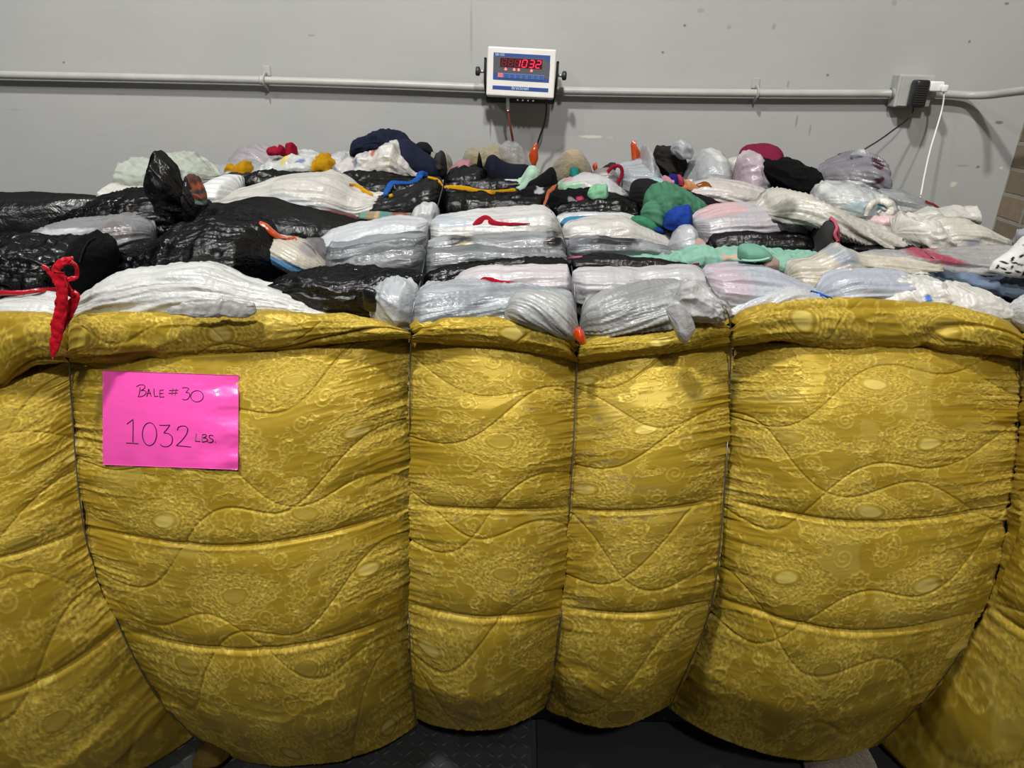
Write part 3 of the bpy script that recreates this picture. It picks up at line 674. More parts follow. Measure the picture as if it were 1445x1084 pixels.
L_('band', 'cloth', "396,252 412,250 432,244 450,246 478,243", "396,253 430,250 478,249", 'C68E08', 'rib', Y=2.33, dep=.03, ext=1, parent=t, seed=14)
L_('cloth_patch', 'cloth', "380,254 386,243 396,242 397,252", "380,255 390,254 397,254", 'D09A08', 'smooth', g=256, dep=.02, ext=1, seed=15, label='small square mustard patch lying on the low black bag', cat='cloth')
# navy jacket group
t = thing('navy_jacket', 'navy blue hooded jacket draped over white bags at the back', 'jacket', tuple(unp1(560, 240, 2.5)))
L_('hood', 'cloth', "494,212 499,202 512,193 528,187 545,186 562,190 574,196 584,206", "494,218 510,214 530,208 550,210 584,216", '1B2135', 'fold', g=240, dep=.10, parent=t, seed=16, ext=2)
L_('body', 'cloth', "560,196 575,198 592,210 606,220 618,230 627,242 629,250", "560,232 590,246 612,250 629,252", '1E2338', 'smooth', g=246, dep=.10, parent=t, seed=17, slope=-.5, ext=3)
L_('printed_bag', 'film', "495,236 501,224 512,218 524,214 534,208 545,200 556,201 566,213 577,224 584,236 592,243 604,248", "495,240 520,250 560,254 604,250", 'DCD8D2', 'crumple', g=252, dep=.10, seed=18, amp=1.0, ext=3, patches=[(529, 214, 4, 3, 40, 'C8705C'), (505, 230, 8, 2.5, 60, '7F8FB0'), (520, 243, 14, 3, 20, 'D8A090'), (552, 222, 10, 4, -50, 'B9BAA2'), (545, 238, 12, 3, -20, 'E0C4C0'), (499, 226, 3, 3, 0, 'C87060')], label='lump of white shopping bags with faint red and blue print under the navy jacket', cat='bag')
L_('cap', 'cloth', "584,205 592,201 600,202 607,208 612,216", "584,207 598,212 612,217", '15151C', 'smooth', Y=2.66, dep=.06, ext=1, seed=19, label='dark cap brim poking up behind the navy jacket', cat='hat')
L_('cloth_bundle', 'cloth', "600,216 612,213 628,217 636,226 640,236", "600,226 620,240 640,240", '9A978A', 'fold', g=240, dY=.08, dep=.06, seed=20, label='beige grey cloth at the back between the navy jacket and the pink cloth', cat='cloth')
L_('cloth_bundle', 'cloth', "611,226 616,219 623,217 629,225 631,238", "611,230 622,243 631,243", '39393B', 'fold', g=243, dep=.05, ext=2, seed=21, label='dark grey folded cloth just right of the navy jacket', cat='cloth')
L_('knitted_cloth', 'cloth', "631,243 640,232 650,227 660,226 668,233", "631,246 650,246 668,242", 'B08088', 'fur', g=246, dep=.05, ext=3, seed=22, label='dusty pink knitted cloth left of the beige fleece', cat='cloth')
L_('fleece_bundle', 'fleece', "653,222 657,213 668,207 684,206 700,202 712,206 726,216 738,226 744,234", "653,226 690,236 744,238", 'A09472', 'fur', g=240, dY=.06, dep=.11, seed=23, label='beige fleece in a clear bag at the middle of the back edge', cat='fleece')
L_('clear_bag_end', 'clear', "700,214 712,204 724,203 736,211 744,222 750,233", "700,226 730,236 750,236", 'C8C8C8', 'crumple', g=238, dY=.02, dep=.08, ext=2, seed=24, bvh=False, label='end of clear plastic bag beside the beige fleece and the orange tie', cat='bag')
L_('plastic_bag', 'black', "626,254 634,243 646,238 662,234 680,236 690,246", "626,262 660,266 690,262", '0E0F14', 'black', g=262, dep=.10, seed=25, label='black glossy bag just right of the navy jacket', cat='bag')
L_('trouser_leg', 'cloth', "681,250 684,233 689,221 696,219 706,225 722,232 746,233 748,246", "681,256 710,257 748,252", '151826', 'smooth', g=256, dep=.09, seed=26, slope=.2, label='dark navy trousers rolled at the back in the middle', cat='trousers')
L_('bag_spike', 'black', "670,252 673,232 676,217 679,224 683,252", "670,258 676,262 683,258", BK, 'black', g=258, dep=.03, seed=27, ext=2, label='pointed tip of black bag sticking up left of the navy trousers', cat='bag')
L_('plastic_bag', 'black', "624,262 650,256 680,252 700,254 725,257 745,262", "624,272 690,276 745,270", BK, 'black', g=268, seed=28, label='flat black bag above the long mustard strip', cat='bag')
L_('cloth', 'cloth', "696,256 715,253 740,254 752,260", "696,262 720,266 752,266", 'D5D8D8', 'smooth', g=262, dep=.05, ext=3, seed=29, label='white cloth showing below the navy trousers', cat='cloth')
L_('mint_cloth', 'cloth', "690,267 710,262 730,257 740,246 746,236 752,234 760,240 764,252 760,262", "690,270 720,270 745,266 760,266", 'B4D6BE', 'fold', g=268, dep=.05, seed=30, ext=3, label='pale mint green cloth left of the black cap', cat='cloth')
L_('knit_cap', 'cloth', "741,266 747,256 757,250 768,243 779,236 783,240 786,250 784,264 778,272", "741,270 760,275 778,274", '08080A', 'smooth', g=276, dep=.07, seed=31, ext=3, label='black cloth cap behind the thin orange tie in the centre', cat='hat')
L_('fleece_bundle', 'fleece', "779,238 783,228 793,219 801,212 812,211 822,217 830,227 836,242", "779,246 805,254 836,250", '9C8D6B', 'fur', g=252, dY=.02, dep=.10, seed=32, patches=[(806, 213, 8, 3, 0, 'C9A77C'), (812, 236, 5, 4, 60, '6A5C40')], label='rounded beige fleece hood at the back, right of the centre', cat='fleece')
L_('knot_of_cloth', 'cloth', "803,246 806,240 811,238 817,241 818,252", "803,248 812,253 818,254", '1F7C72', 'fold', Y=2.33, dep=.03, ext=1, seed=33, label='small teal knot in front of the rounded beige fleece', cat='cloth')
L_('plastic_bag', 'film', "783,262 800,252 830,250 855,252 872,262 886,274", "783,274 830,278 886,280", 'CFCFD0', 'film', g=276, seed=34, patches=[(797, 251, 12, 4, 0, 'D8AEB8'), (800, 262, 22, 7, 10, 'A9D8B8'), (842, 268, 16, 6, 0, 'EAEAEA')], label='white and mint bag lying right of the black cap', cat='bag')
L_('mint_cloth', 'cloth', "829,272 836,266 846,262 857,266 859,275", "829,276 845,279 859,277", '86C29A', 'fold', Y=2.08, dep=.03, ext=1, seed=35, label='small bright mint knot of cloth on the white bag', cat='cloth')
L_('plastic_bag', 'film', "833,248 843,241 858,239 868,244 874,256 878,264", "833,254 855,258 878,266", '8E8683', 'film', g=258, seed=36, amp=.7, label='brownish clear bag left of the red strap loop', cat='bag')
L_('cloth_bundle', 'cloth', "846,242 851,236 860,233 868,234 874,240", "846,243 860,244 874,243", '2F3034', 'fold', g=246, dY=.08, dep=.04, ext=2, seed=37, label='dark grey cloth behind the red strap loop', cat='cloth')
L_('plastic_bag', 'film', "866,246 876,236 892,230 908,226 918,228 930,240 934,262", "866,262 900,272 934,270", 'B2B9BF', 'film', g=264, seed=38, slope=.4, label='blue grey clear bag behind the red strap loop', cat='bag')
L_('plastic_bag', 'clear', "882,262 893,248 904,234 908,214 912,207 916,214 924,238 932,256", "882,270 905,276 932,270", 'D4D5D8', 'crumple', g=262, dY=.0, seed=39, bvh=False, amp=.8, label='tuft of clear film standing up left of the dark grey cloth', cat='bag')
L_('dark_cloth', 'cloth', "921,226 923,214 930,209 944,207 955,214 966,222 970,238 962,250", "921,228 934,240 946,250 962,252", '2B2826', 'fold', g=250, dep=.08, seed=40, ext=2, amp=1.4, label='dark charcoal cloth bulging out of clear film at the back right', cat='cloth')
L_('clear_tuft', 'film', "946,210 951,200 958,196 967,198 976,207 979,214", "946,212 960,222 972,223 979,216", 'BFC2C8', 'crumple', Y=2.42, dep=.05, ext=1, seed=41, amp=.9, label='crumpled tuft of clear film on top of the dark charcoal cloth', cat='bag')
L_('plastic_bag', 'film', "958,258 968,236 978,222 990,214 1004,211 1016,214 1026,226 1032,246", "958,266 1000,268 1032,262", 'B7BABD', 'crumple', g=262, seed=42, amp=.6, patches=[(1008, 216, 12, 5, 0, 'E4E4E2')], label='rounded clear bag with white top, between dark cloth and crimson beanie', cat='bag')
L_('plastic_bag', 'film', "1024,240 1028,226 1036,222 1043,226 1046,248", "1024,252 1036,256 1046,254", 'D3D0C8', 'crumple', g=256, dY=.05, dep=.05, seed=43, label='narrow white bag just left of the crimson beanie', cat='bag')
L_('crimson_beanie', 'cloth', "1042,232 1046,214 1054,207 1068,203 1082,202 1094,206 1103,216 1106,234", "1042,240 1075,250 1106,242", '7E1E3E', 'smooth', g=252, dY=.03, dep=.11, seed=44, amp=1.6, label='crimson knitted beanie at the back right', cat='hat')
L_('plastic_bag', 'film', "1032,262 1038,238 1042,222 1054,216 1066,217 1074,224 1082,244 1096,266", "1032,268 1060,276 1096,276", 'BFAEB8', 'crumple', g=266, dep=.08, seed=45, patches=[(1078, 258, 16, 8, 0, 'AEB2B8')], label='clear pinkish film in front of the crimson beanie', cat='bag')
L_('black_garment', 'cloth', "1072,236 1078,229 1086,226 1098,229 1114,227 1128,229 1142,239 1156,246 1158,256 1152,270", "1072,238 1090,256 1112,270 1138,278 1152,277", '070708', 'fold', g=276, dep=.12, seed=46, ext=3, label='large black garment heaped at the back right beside the crimson beanie', cat='clothing')
L_('plastic_bag', 'film', "1153,258 1160,243 1176,232 1194,224 1208,216 1222,217 1234,228 1242,244 1245,264", "1153,266 1200,272 1245,270", '8F8C94', 'film', g=268, seed=47, slope=.9, amp=1.1, patches=[(1214, 226, 9, 6, 0, '3E0C24', .15), (1207, 246, 8, 4, 20, '4A1028', .15), (1180, 250, 24, 2, 10, 'D8D8DA')], label='clear bag with dark maroon contents at the back right corner', cat='bag')
L_('knotted_tip', 'film', "1200,218 1206,214 1212,213 1222,216 1225,221", "1200,221 1212,224 1225,223", 'B9BABE', 'crumple', Y=2.38, dep=.03, ext=1, seed=48, label='little knotted film tip on the maroon clear bag', cat='bag')
L_('plastic_bag', 'film', "1240,268 1262,268 1284,274 1304,282 1322,292 1332,300", "1240,292 1290,302 1332,304", 'A5A7A8', 'film', g=298, dY=.1, seed=49, label='grey translucent bag at the far right end of the back edge', cat='bag')
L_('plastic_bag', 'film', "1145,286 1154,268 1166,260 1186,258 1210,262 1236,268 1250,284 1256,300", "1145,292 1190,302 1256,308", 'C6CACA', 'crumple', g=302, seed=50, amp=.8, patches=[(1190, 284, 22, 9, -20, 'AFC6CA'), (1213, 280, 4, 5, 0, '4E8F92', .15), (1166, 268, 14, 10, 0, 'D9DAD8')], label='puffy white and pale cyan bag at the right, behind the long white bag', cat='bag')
strip('bag_ring_knot', 'film', "1222,304 1228,290 1240,284 1252,286 1257,294 1254,302 1246,304 1241,298", [3, 4, 4.5, 5, 5, 4.5, 4, 3], 'D6D3C8', flat=.7, lift=.012, label='twisted white bag handle curled in a ring on the right', cat='bag')
# small bright socks
SK = [("914,256 922,251 934,252 940,260", "914,262 940,264", 'A4C4CC', 'pale cyan sock leftmost in the row of small bright clothes'), ("930,258 938,251 948,250 952,256", "930,262 952,262", 'C58A9C', 'pink sock beside the navy ball of cloth'),
      ("941,257 946,249 953,248 957,254 955,262", "941,260 948,264 955,263", '1A1E6B', 'navy blue ball of cloth among the small bright clothes'), ("952,250 958,248 964,254 966,262", "952,258 966,264", 'A83A5C', 'deep pink scrap right of the navy ball of cloth'),
      ("950,262 962,258 972,261 976,266", "950,266 976,267", 'C07840', 'orange brown scrap below the deep pink scrap'), ("962,264 968,254 976,256 984,261 990,264", "962,266 990,267", 'CF9468', 'peach folded cloth above the dark sleeve'), ("982,262 996,258 1006,261 1012,259", "982,265 1012,264", '8A4E14', 'orange and black scrap right of the peach cloth')]
for i, (a, b, c, l) in enumerate(SK): L_('small_garment', 'cloth', a, b, c, 'fold', Y=2.22, dep=.035, ext=2, seed=60+i, amp=.6, label=l, cat='clothing', group='small bright clothes at the back right')
# ---- orange ties
OT = 'D2501A'
def tie(nm, a, b, label, Y, c=OT, ext=1, dep=.018):
    L_(nm, 'ribbon', a, b, c, 'crumple', Y=Y, dep=dep, ext=ext, amp=.35, label=label, cat='tie', seed=70, bvh=False)
tie('orange_tie', "746,220 749,211 755,203 758,201 759,212 757,222", "746,221 750,231 754,234 757,224", 'orange plastic tie standing up at the back, left of the centre cap', 2.47)
tie('orange_tie', "890,204 892,198 897,198 899,206 903,214 904,222", "890,206 892,227 898,229 904,226", 'tall orange plastic tie standing at the back, rightmost of the orange ties', 2.52)
tie('orange_tie', "836,234 838,231 842,230 843,235", "836,236 839,241 842,241 843,237", 'tiny orange tie tip between the beige fleece and the red loop', 2.5)
strip('red_strap', 'cloth', "857,243 863,237 870,234 876,236 878,243 876,251 871,258", 2.3, '8E1226', flat=.8, Y=2.36, label='dark red strap loop standing up at the back', cat='strap')
# ---- second rows, left
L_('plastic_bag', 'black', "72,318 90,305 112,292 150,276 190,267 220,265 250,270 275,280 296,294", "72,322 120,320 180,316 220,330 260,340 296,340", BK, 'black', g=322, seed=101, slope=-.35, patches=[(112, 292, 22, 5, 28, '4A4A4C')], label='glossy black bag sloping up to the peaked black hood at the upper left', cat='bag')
L_('plastic_bag', 'black', "203,258 205,250 213,234 219,221 223,216 229,220 240,230 250,246 258,262 263,280 264,296", "203,264 212,276 226,288 242,294 256,300 264,300", '050506', 'fold', Y=1.90, dep=.05, seed=102, ext=4, amp=1.0, label='stiff black bag standing up in a pointed peak at the upper left', cat='bag')
L_('plastic_bag', 'black', "256,256 264,254 270,264 276,280 280,294", "256,280 268,302 280,304", '1A1A1C', 'black', Y=1.93, dep=.05, seed=103, slope=1, label='narrow black fold of bag between the pointed peak and the striped knit', cat='bag')
L_('striped_knit', 'cloth', "260,252 266,248 272,248 280,260 288,274 292,288", "260,256 270,280 278,292 292,292", '5C4038', 'rib', Y=1.96, dep=.05, seed=104, ext=2, patches=[(276, 262, 10, 4, -20, 'A05A44'), (280, 270, 9, 2.5, -20, '2F4854'), (284, 275, 9, 3, -20, 'B06A50'), (284, 283, 9, 2.5, -20, '7FA69C'), (280, 252, 4, 3, 0, 'C0A588')], label='brown rust and teal striped knit beside the pointed black bag', cat='clothing')
L_('plastic_bag', 'black', "296,262 310,249 330,246 352,250 372,256", "296,270 340,270 372,266", '26262A', 'black', g=270, dY=.05, seed=105, label='dark bag behind the ribbed white bag', cat='bag')
L_('plastic_bag', 'film', "281,278 288,263 300,252 314,247 326,248 336,258 342,272", "281,286 300,292 330,290 342,280", 'CDCFCF', 'rib', g=288, seed=106, amp=.5, label='ribbed white bag with rounded end right of the striped knit', cat='bag')
L_('plastic_bag', 'film', "296,292 316,278 338,266 370,258 410,251 448,247 470,248 486,256 504,268 530,274 560,277", "296,294 340,294 400,296 460,304 510,306 540,290 560,279", 'DAD7D0', 'film', g=300, seed=107, patches=[(330, 290, 40, 5, 8, 'CBCCD2'), (320, 292, 14, 4, 0, 'D8C0C0'), (450, 275, 60, 6, -12, 'C9CACC')], label='large long white bag at upper left, behind the matte black bag', cat='bag')
L_('plastic_bag', 'black', "474,254 490,245 540,247 580,250 606,252 622,258 628,272", "474,262 540,276 590,284 628,288", BK, 'black', g=280, dY=.06, seed=108, label='black bag under the blue strap', cat='bag')
L_('plastic_bag', 'black', "516,292 540,280 570,272 592,262 604,256 618,256 626,266 627,290", "516,298 550,304 600,305 627,302", '1B1B1C', 'film', g=302, seed=109, slope=-.3, label='charcoal streaked bag bunched against the left middle wire', cat='bag')
strip('blue_strap', 'cloth', "543,276 548,266 554,259 566,258 578,258 588,254 594,247 602,249", [3, 4.5, 4, 2, 2, 4, 5.5, 5], '1F57A5', flat=.3, label='bright blue webbing strap on the black bags left of the middle wire', cat='strap')
strip('mustard_strap', 'cloth', "493,261 502,263 514,269 526,275", [2, 3, 3, 1.5], 'C89208', flat=.3, label='mustard strap beside the long white bag at the left', cat='strap')
strip('mustard_strap', 'cloth', "549,277 554,275", [2, 2], 'D0990A', flat=.4, label='tiny mustard strap end at the foot of the blue strap', cat='strap')
strip('mustard_strap', 'cloth', "604,250 612,252 620,256 624,262", [1.5, 1.8, 1.8, 1.5], 'C89208', flat=.4, label='thin mustard strap crossing the bag beside the left middle wire', cat='strap')
L_('plaid_shirt', 'cloth', "412,287 420,278 428,270 434,269 441,275 447,284 453,296", "412,288 430,287 440,292 453,298", '3F7E78', 'fold', g=290, dep=.05, ext=2, seed=110, amp=.7, patches=[(430, 279, 16, 2, 5, '6E4A48'), (446, 282, 4, 10, -20, '3A3A40'), (450, 292, 4, 4, 0, '7A3C3C')], label='teal plaid shirt sleeve poking up over the matte black bag', cat='shirt')
strip('plaid_sleeve', 'cloth', "452,298 466,300 482,303 500,307 512,311", [2, 3, 3, 3, 1.5], '7A4A48', flat=.4, label='thin trailing plaid cloth below the long white bag', cat='shirt')
L_('plaid_cloth', 'cloth', "506,303 512,299 530,298 560,300 584,300 602,298 606,302", "506,308 530,311 570,308 606,305", '6E9A8A', 'rib', g=310, dep=.03, seed=111, ext=2, amp=.4, patches=[(524, 304, 6, 8, 0, 'A08A70'), (534, 304, 3, 8, 0, 'C9A27A'), (545, 304, 8, 8, 0, '5E8F84'), (566, 304, 14, 8, 0, '8A5048'), (592, 302, 12, 8, 0, '7C4A40')], label='folded teal and rust plaid cloth above the white bag left of centre', cat='shirt')
L_('colourful_cloth', 'cloth', "589,290 592,281 600,277 610,278 620,284 622,298", "589,292 606,296 622,302", 'B06A54', 'fold', g=300, dep=.05, seed=112, ext=2, patches=[(599, 279, 6, 3, 0, '8FA890'), (608, 283, 10, 3, 5, 'C98A68'), (606, 290, 12, 3, 5, '3560A0'), (620, 295, 4, 9, 0, '20608A')], label='rust peach and blue cloth behind the clear film knot on the wire', cat='clothing')
L_('film_knot', 'film', "577,314 584,298 592,288 602,286 614,288 620,298 618,312 622,318", "577,318 595,316 610,318 622,321", 'D4D6D8', 'crumple', g=318, dep=.06, seed=113, amp=.6, label='upright clear white bag knot standing on the left middle wire', cat='bag')
L_('plastic_bag', 'black', "276,296 290,288 312,287 330,283 352,279 376,280 402,288 430,294 460,301 490,308 514,314", "276,312 320,330 380,345 430,348 460,342 490,328 514,317", '060607', 'smooth', g=335, seed=114, amp=1.2, slope=.2, label='matte black bag, long and low, behind the orange flag', cat='bag')
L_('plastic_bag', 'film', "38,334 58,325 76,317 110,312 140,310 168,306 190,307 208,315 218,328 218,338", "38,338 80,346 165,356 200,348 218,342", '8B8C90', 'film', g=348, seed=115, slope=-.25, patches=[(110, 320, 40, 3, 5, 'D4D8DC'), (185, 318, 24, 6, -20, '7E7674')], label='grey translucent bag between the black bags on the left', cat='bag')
L_('plastic_bag', 'black', "160,360 168,350 190,346 212,342 240,328 262,316 284,308 310,304 340,306 362,312 380,330 390,350 396,372", "160,396 200,400 300,405 396,392", BK, 'black', g=398, seed=116, amp=1.25, slope=-.2, label='big glossy black bag mound left of centre', cat='bag')
L_('plastic_bag', 'black', "-160,345 -60,336 0,333 40,335 80,336 104,338 122,350 140,380", "-160,420 0,420 100,420 140,410", BK, 'black', g=418, seed=117, amp=1.5, label='glossy black bag at the far left edge', cat='bag')
t = thing('black_hood', 'black nylon hood bundle standing up behind the red plastic knot', 'jacket', tuple(unp1(135, 410, 1.5)))
hs_ = L_('hood_shell', 'cloth', "100,378 106,362 110,344 117,332 124,330 132,334 144,338 155,344 162,356 163,372 158,392", "100,388 112,410 124,420 134,416 148,404 158,398", '060607', 'fold', g=418, dep=.10, parent=t, seed=118, ext=3, amp=.9, slope=.8)
strip('hood_seam', 'cloth', "112,370 118,352 126,340 134,336", 1.2, '141418', flat=.8, parent=hs_)
L_('film_bag', 'film', "378,340 384,333 404,333 424,338 444,350 458,364 468,378", "378,352 400,366 430,378 468,382", 'CFC8B8', 'film', g=376, seed=119, amp=.6, slope=.3, patches=[(412, 362, 34, 6, -17, '5F94BC'), (445, 352, 22, 4, -30, 'A8A4A2')], label='cream bag with a light blue stripe right of the black mound', cat='bag')
L_('plastic_bag', 'film', "418,346 428,338 445,338 458,348 468,362 476,376", "418,352 440,360 462,378 476,380", '6E6A6C', 'film', g=376, dY=.06, seed=120, slope=.5, label='smoky grey clear bag between the cream bag and the silver bags', cat='bag')
tie('orange_flag', "364,322 366,312 373,314 385,323 397,332 408,336", "364,324 380,331 395,336 408,337", 'orange plastic flag lying beside the glossy black mound', 1.72, dep=.012)
strip('orange_tail', 'ribbon', "398,334 406,337 416,335 418,338", [1.5, 2.4, 1.8, 1], OT, label='thin orange tail at the right of the orange flag', cat='tie')
L_('plastic_bag', 'film', "446,350 450,338 462,328 490,320 520,314 552,309 580,308 604,312", "446,352 480,350 540,340 604,334", 'D0D3D8', 'film', g=345, seed=121, label='white bag left of the left middle wire, above the silver bags', cat='bag')
L_('plastic_bag', 'film', "460,356 466,346 490,343 520,338 560,333 590,330 602,332", "460,376 480,380 540,362 602,348", '90959A', 'film', g=366, seed=122, col2='5E6266', amp=1.1, label='silver grey mottled bag left of the left middle wire', cat='bag')
L_('dark_cloth', 'cloth', "520,345 530,341 545,336 558,337 568,341 572,344", "520,347 545,346 572,346", '161619', 'fold', g=346, dep=.03, ext=1, seed=123, label='dark scrap of cloth between the silver bags left of the wire', cat='cloth')
L_('plastic_bag', 'film', "478,378 500,362 530,350 560,346 584,346 600,352 601,372", "478,382 540,390 601,390", '9A9EA2', 'film', g=384, seed=124, col2='6A6E72', amp=1.2, slope=-.15, label='large silver streaked bag bulging against the left middle wire', cat='bag')
L_('plastic_bag', 'black', "372,402 392,390 420,384 460,378 510,378 560,380 598,388", "372,410 430,425 490,440 540,440 598,410", BK, 'black', g=428, seed=125, amp=1.2, label='long glossy black bag just behind the gold quilt, left of centre', cat='bag')
L_('plastic_bag', 'film', "86,440 100,428 128,408 150,394 178,382 210,376 250,373 288,374 318,384 350,396 390,408 430,422 470,434 496,443", "86,446 200,450 350,450 496,447", WH, 'film', g=444, dep=.08, seed=126, slope=-.1, amp=1.1, ext=14, label='large smooth white bag resting on the quilt edge at the left', cat='bag')
L_('plastic_bag', 'film', "-160,440 -60,424 0,419 50,417 86,420 108,432", "-160,452 0,452 108,450", WH, 'film', g=446, dep=.06, seed=127, ext=12, label='white bag at the far left edge, under the red strip', cat='bag')
L_('plastic_flap', 'film', "236,436 256,430 290,424 320,421 345,425 360,431 362,438", "236,442 270,446 310,447 345,446 362,441", 'B4B3AE', 'crumple', Y=1.335, dep=.008, ext=0, seed=128, amp=.8, label='thin wrinkled grey film flap hanging over the quilt edge at left', cat='plastic film')
# red plastic strip and knot
RD = 'C20E22'
strip('red_strip', 'ribbon', "-40,420 0,414 30,413 56,410 82,407", [4, 4, 3.6, 3, 2.4], 'A81020', flat=.3, lift=.012, label='flat red plastic strip running in from the left edge', cat='strip')
t = thing('red_plastic_knot', 'shiny red plastic ribbon knotted and hanging down the quilt', 'ribbon', tuple(unp1(88, 440, 1.33)))
for nm, pts, r, yy in (('ribbon_loop', "80,400 78,386 82,376 92,368 103,364", [5, 6, 6, 5, 2], 1.36), ('ribbon_loop', "92,370 104,372 109,382 106,392 96,394 86,388", [3, 3, 3, 3, 3, 3], 1.37), ('ribbon_tail', "84,384 87,400 88,420 86,440 82,458 80,475 77,492 74,506", [7, 7.5, 8, 8.5, 9, 8.5, 6, 1], 1.315), ('ribbon_tail', "92,396 100,414 108,416 103,430 96,446 88,462 82,480", [3, 6, 5, 7, 6, 5, 3], 1.33), ('ribbon_end', "59,374 66,379 70,386 76,392", [1.5, 3, 2, 2], 1.38), ('ribbon_end', "96,394 103,393 111,391", [3, 3, 1], 1.36)):
    strip(nm, 'ribbon', pts, r, RD, flat=.22, n=16, parent=t, Y=yy)
L_('black_tape', 'ribbon', "511,410 516,407 524,407 531,411 531,428 540,434", "511,416 514,436 526,440 540,438", '080808', 'smooth', Y=1.43, dep=.008, ext=0, seed=129, amp=.4, label='torn black plastic tab on the quilt edge beside the crumpled knot', cat='plastic film')
L_('crumpled_knot', 'film', "522,424 527,406 536,397 552,392 572,394 586,400 592,418 588,440", "522,440 545,450 570,454 588,450", 'BEC3C8', 'crumple', g=446, dep=.06, seed=130, amp=1.0, slope=.6, label='crumpled pale knot of film left of the left middle wire', cat='bag')

# ---- between the two middle wires
L_('plastic_bag', 'black', "622,290 628,276 650,270 690,272 730,272 762,276 774,288", "622,300 700,302 774,300", BK, 'black', g=300, seed=140, label='glossy black bag between the middle wires, below the mustard strip', cat='bag')
strip('mustard_strip', 'cloth', "627,264 640,264 655,266 672,270 690,272 710,271 727,268", [1.5, 2.6, 3.4, 3.8, 3.6, 3.4, 2], 'CB960A', flat=.3, label='long mustard cloth strip across the middle of the bale', cat='strip')
L_('black_garment', 'cloth', "726,274 740,266 760,265 790,268 810,266 828,268 850,276 870,284", "726,284 760,296 820,296 870,290", '09090B', 'fold', g=294, dep=.07, seed=141, amp=.8, ext=4, patches=[(760, 268, 7, 1.6, 0, 'B0B0B4', .15), (808, 281, 9, 4, -30, '8A8A90', .15), (812, 289, 22, 1.8, 4, '77787C', .2), (816, 276, 5, 2, 0, 'C04060', .2), (836, 273, 5, 2, 20, 'C04868', .2)], label='black garment with grey marks and pink spots right of the orange tie', cat='clothing')
L_('plastic_bag', 'black', "776,296 800,288 830,282 846,276 868,276 888,284 902,292 908,304", "776,300 830,304 870,310 908,310", BK, 'black', g=306, seed=142, amp=1.2, label='glossy black bag right of the right middle wire', cat='bag')
L_('plastic_bag', 'film', "605,330 610,310 626,304 660,299 700,296 740,292 764,291 780,298 790,316 794,334", "605,342 700,342 794,334", 'DCDCDA', 'film', g=338, seed=143, amp=.8, patches=[(720, 322, 50, 9, 5, 'DCD6D4'), (640, 308, 30, 4, 5, 'C6CED6'), (708, 306, 20, 4, 0, 'D8BCC0')], label='white bag with torn red patch between the middle wires', cat='bag')
strip('red_cloth_scrap', 'cloth', "668,318 676,312 686,309 696,314 708,316 724,316 748,316", [2, 4, 5, 3.5, 2.5, 1.8, .8], '9E1226', flat=.3, label='torn dark red cloth on the white bag between the middle wires', cat='cloth')
L_('plastic_bag', 'film', "599,352 604,340 630,334 680,334 740,331 776,330 792,334 799,350", "599,374 700,372 799,356", 'A7ABAE', 'film', g=362, seed=144, col2='7E8286', amp=1.1, patches=[(650, 337, 18, 3, 0, '3A3A3C', .3), (657, 340, 12, 3, 0, 'D0C8A0', .3), (780, 337, 12, 6, 0, '241A18', .2)], label='silver grey streaked bag, upper one between the middle wires', cat='bag')
L_('plastic_bag', 'film', "599,376 602,360 630,352 680,350 740,352 780,354 800,362", "599,386 660,380 730,374 800,370", '8F9396', 'film', g=376, seed=145, col2='70757A', amp=1.1, label='silver grey streaked bag, lower one between the middle wires', cat='bag')
L_('plastic_bag', 'black', "598,392 610,386 640,378 680,371 720,366 760,364 795,365 804,372", "598,406 640,408 720,392 804,384", '070708', 'film', g=392, seed=146, slope=-.2, label='thin black streaked bag between the middle wires', cat='bag')
L_('plastic_bag', 'film', "635,404 641,393 654,383 680,377 720,375 770,374 800,374 806,392 812,404", "635,410 700,412 812,410", 'D3CCD0', 'film', g=408, seed=147, amp=.8, patches=[(645, 398, 12, 7, 0, 'DADAD8')], label='pinkish white bag with red tear between the middle wires', cat='bag')
strip('red_cloth_scrap', 'cloth', "677,396 684,394 694,396 706,399 720,399 730,399", [1.5, 3.2, 4, 3.4, 2, .8], 'A00A22', flat=.3, label='bright red cloth showing through the tear near the front', cat='cloth')
L_('plastic_bag', 'film', "578,448 582,424 590,406 604,397 640,397 680,402 730,403 780,406 806,414 814,440", "578,458 640,456 720,452 814,462", 'C4C9CE', 'film', g=450, dep=.09, seed=148, amp=1.2, slope=-.2, col2='A9B0B8', ext=12, patches=[(650, 424, 50, 5, 18, '767C84', .5)], label='blue grey streaked bag at the front between the middle wires', cat='bag')
L_('plastic_bag', 'film', "712,440 718,424 730,412 750,408 780,411 800,420 812,440 818,466", "712,450 750,456 800,470 818,474", 'B9BAB9', 'film', g=452, dep=.05, dY=-.05, seed=149, slope=.6, amp=1.0, ext=6, label='clear wrinkled bag end at the front left of the right middle wire', cat='bag')
tie('orange_tie', "809,470 811,464 818,461 823,466 827,476", "809,472 814,480 822,486 827,484", 'small bright orange tie wedged in the notch of the quilt', 1.335, 'E0400F')
strip('orange_tie', 'ribbon', "763,302 767,292 771,281 774,272 780,266 786,260", [1, 1.5, 2, 2.6, 3, .6], 'C0623A', flat=.5, lift=.01, Y=[2.0, 2.0, 2.0, 2.0, 1.99, 1.98], label='thin upright orange brown tie in the centre of the bale', cat='tie')

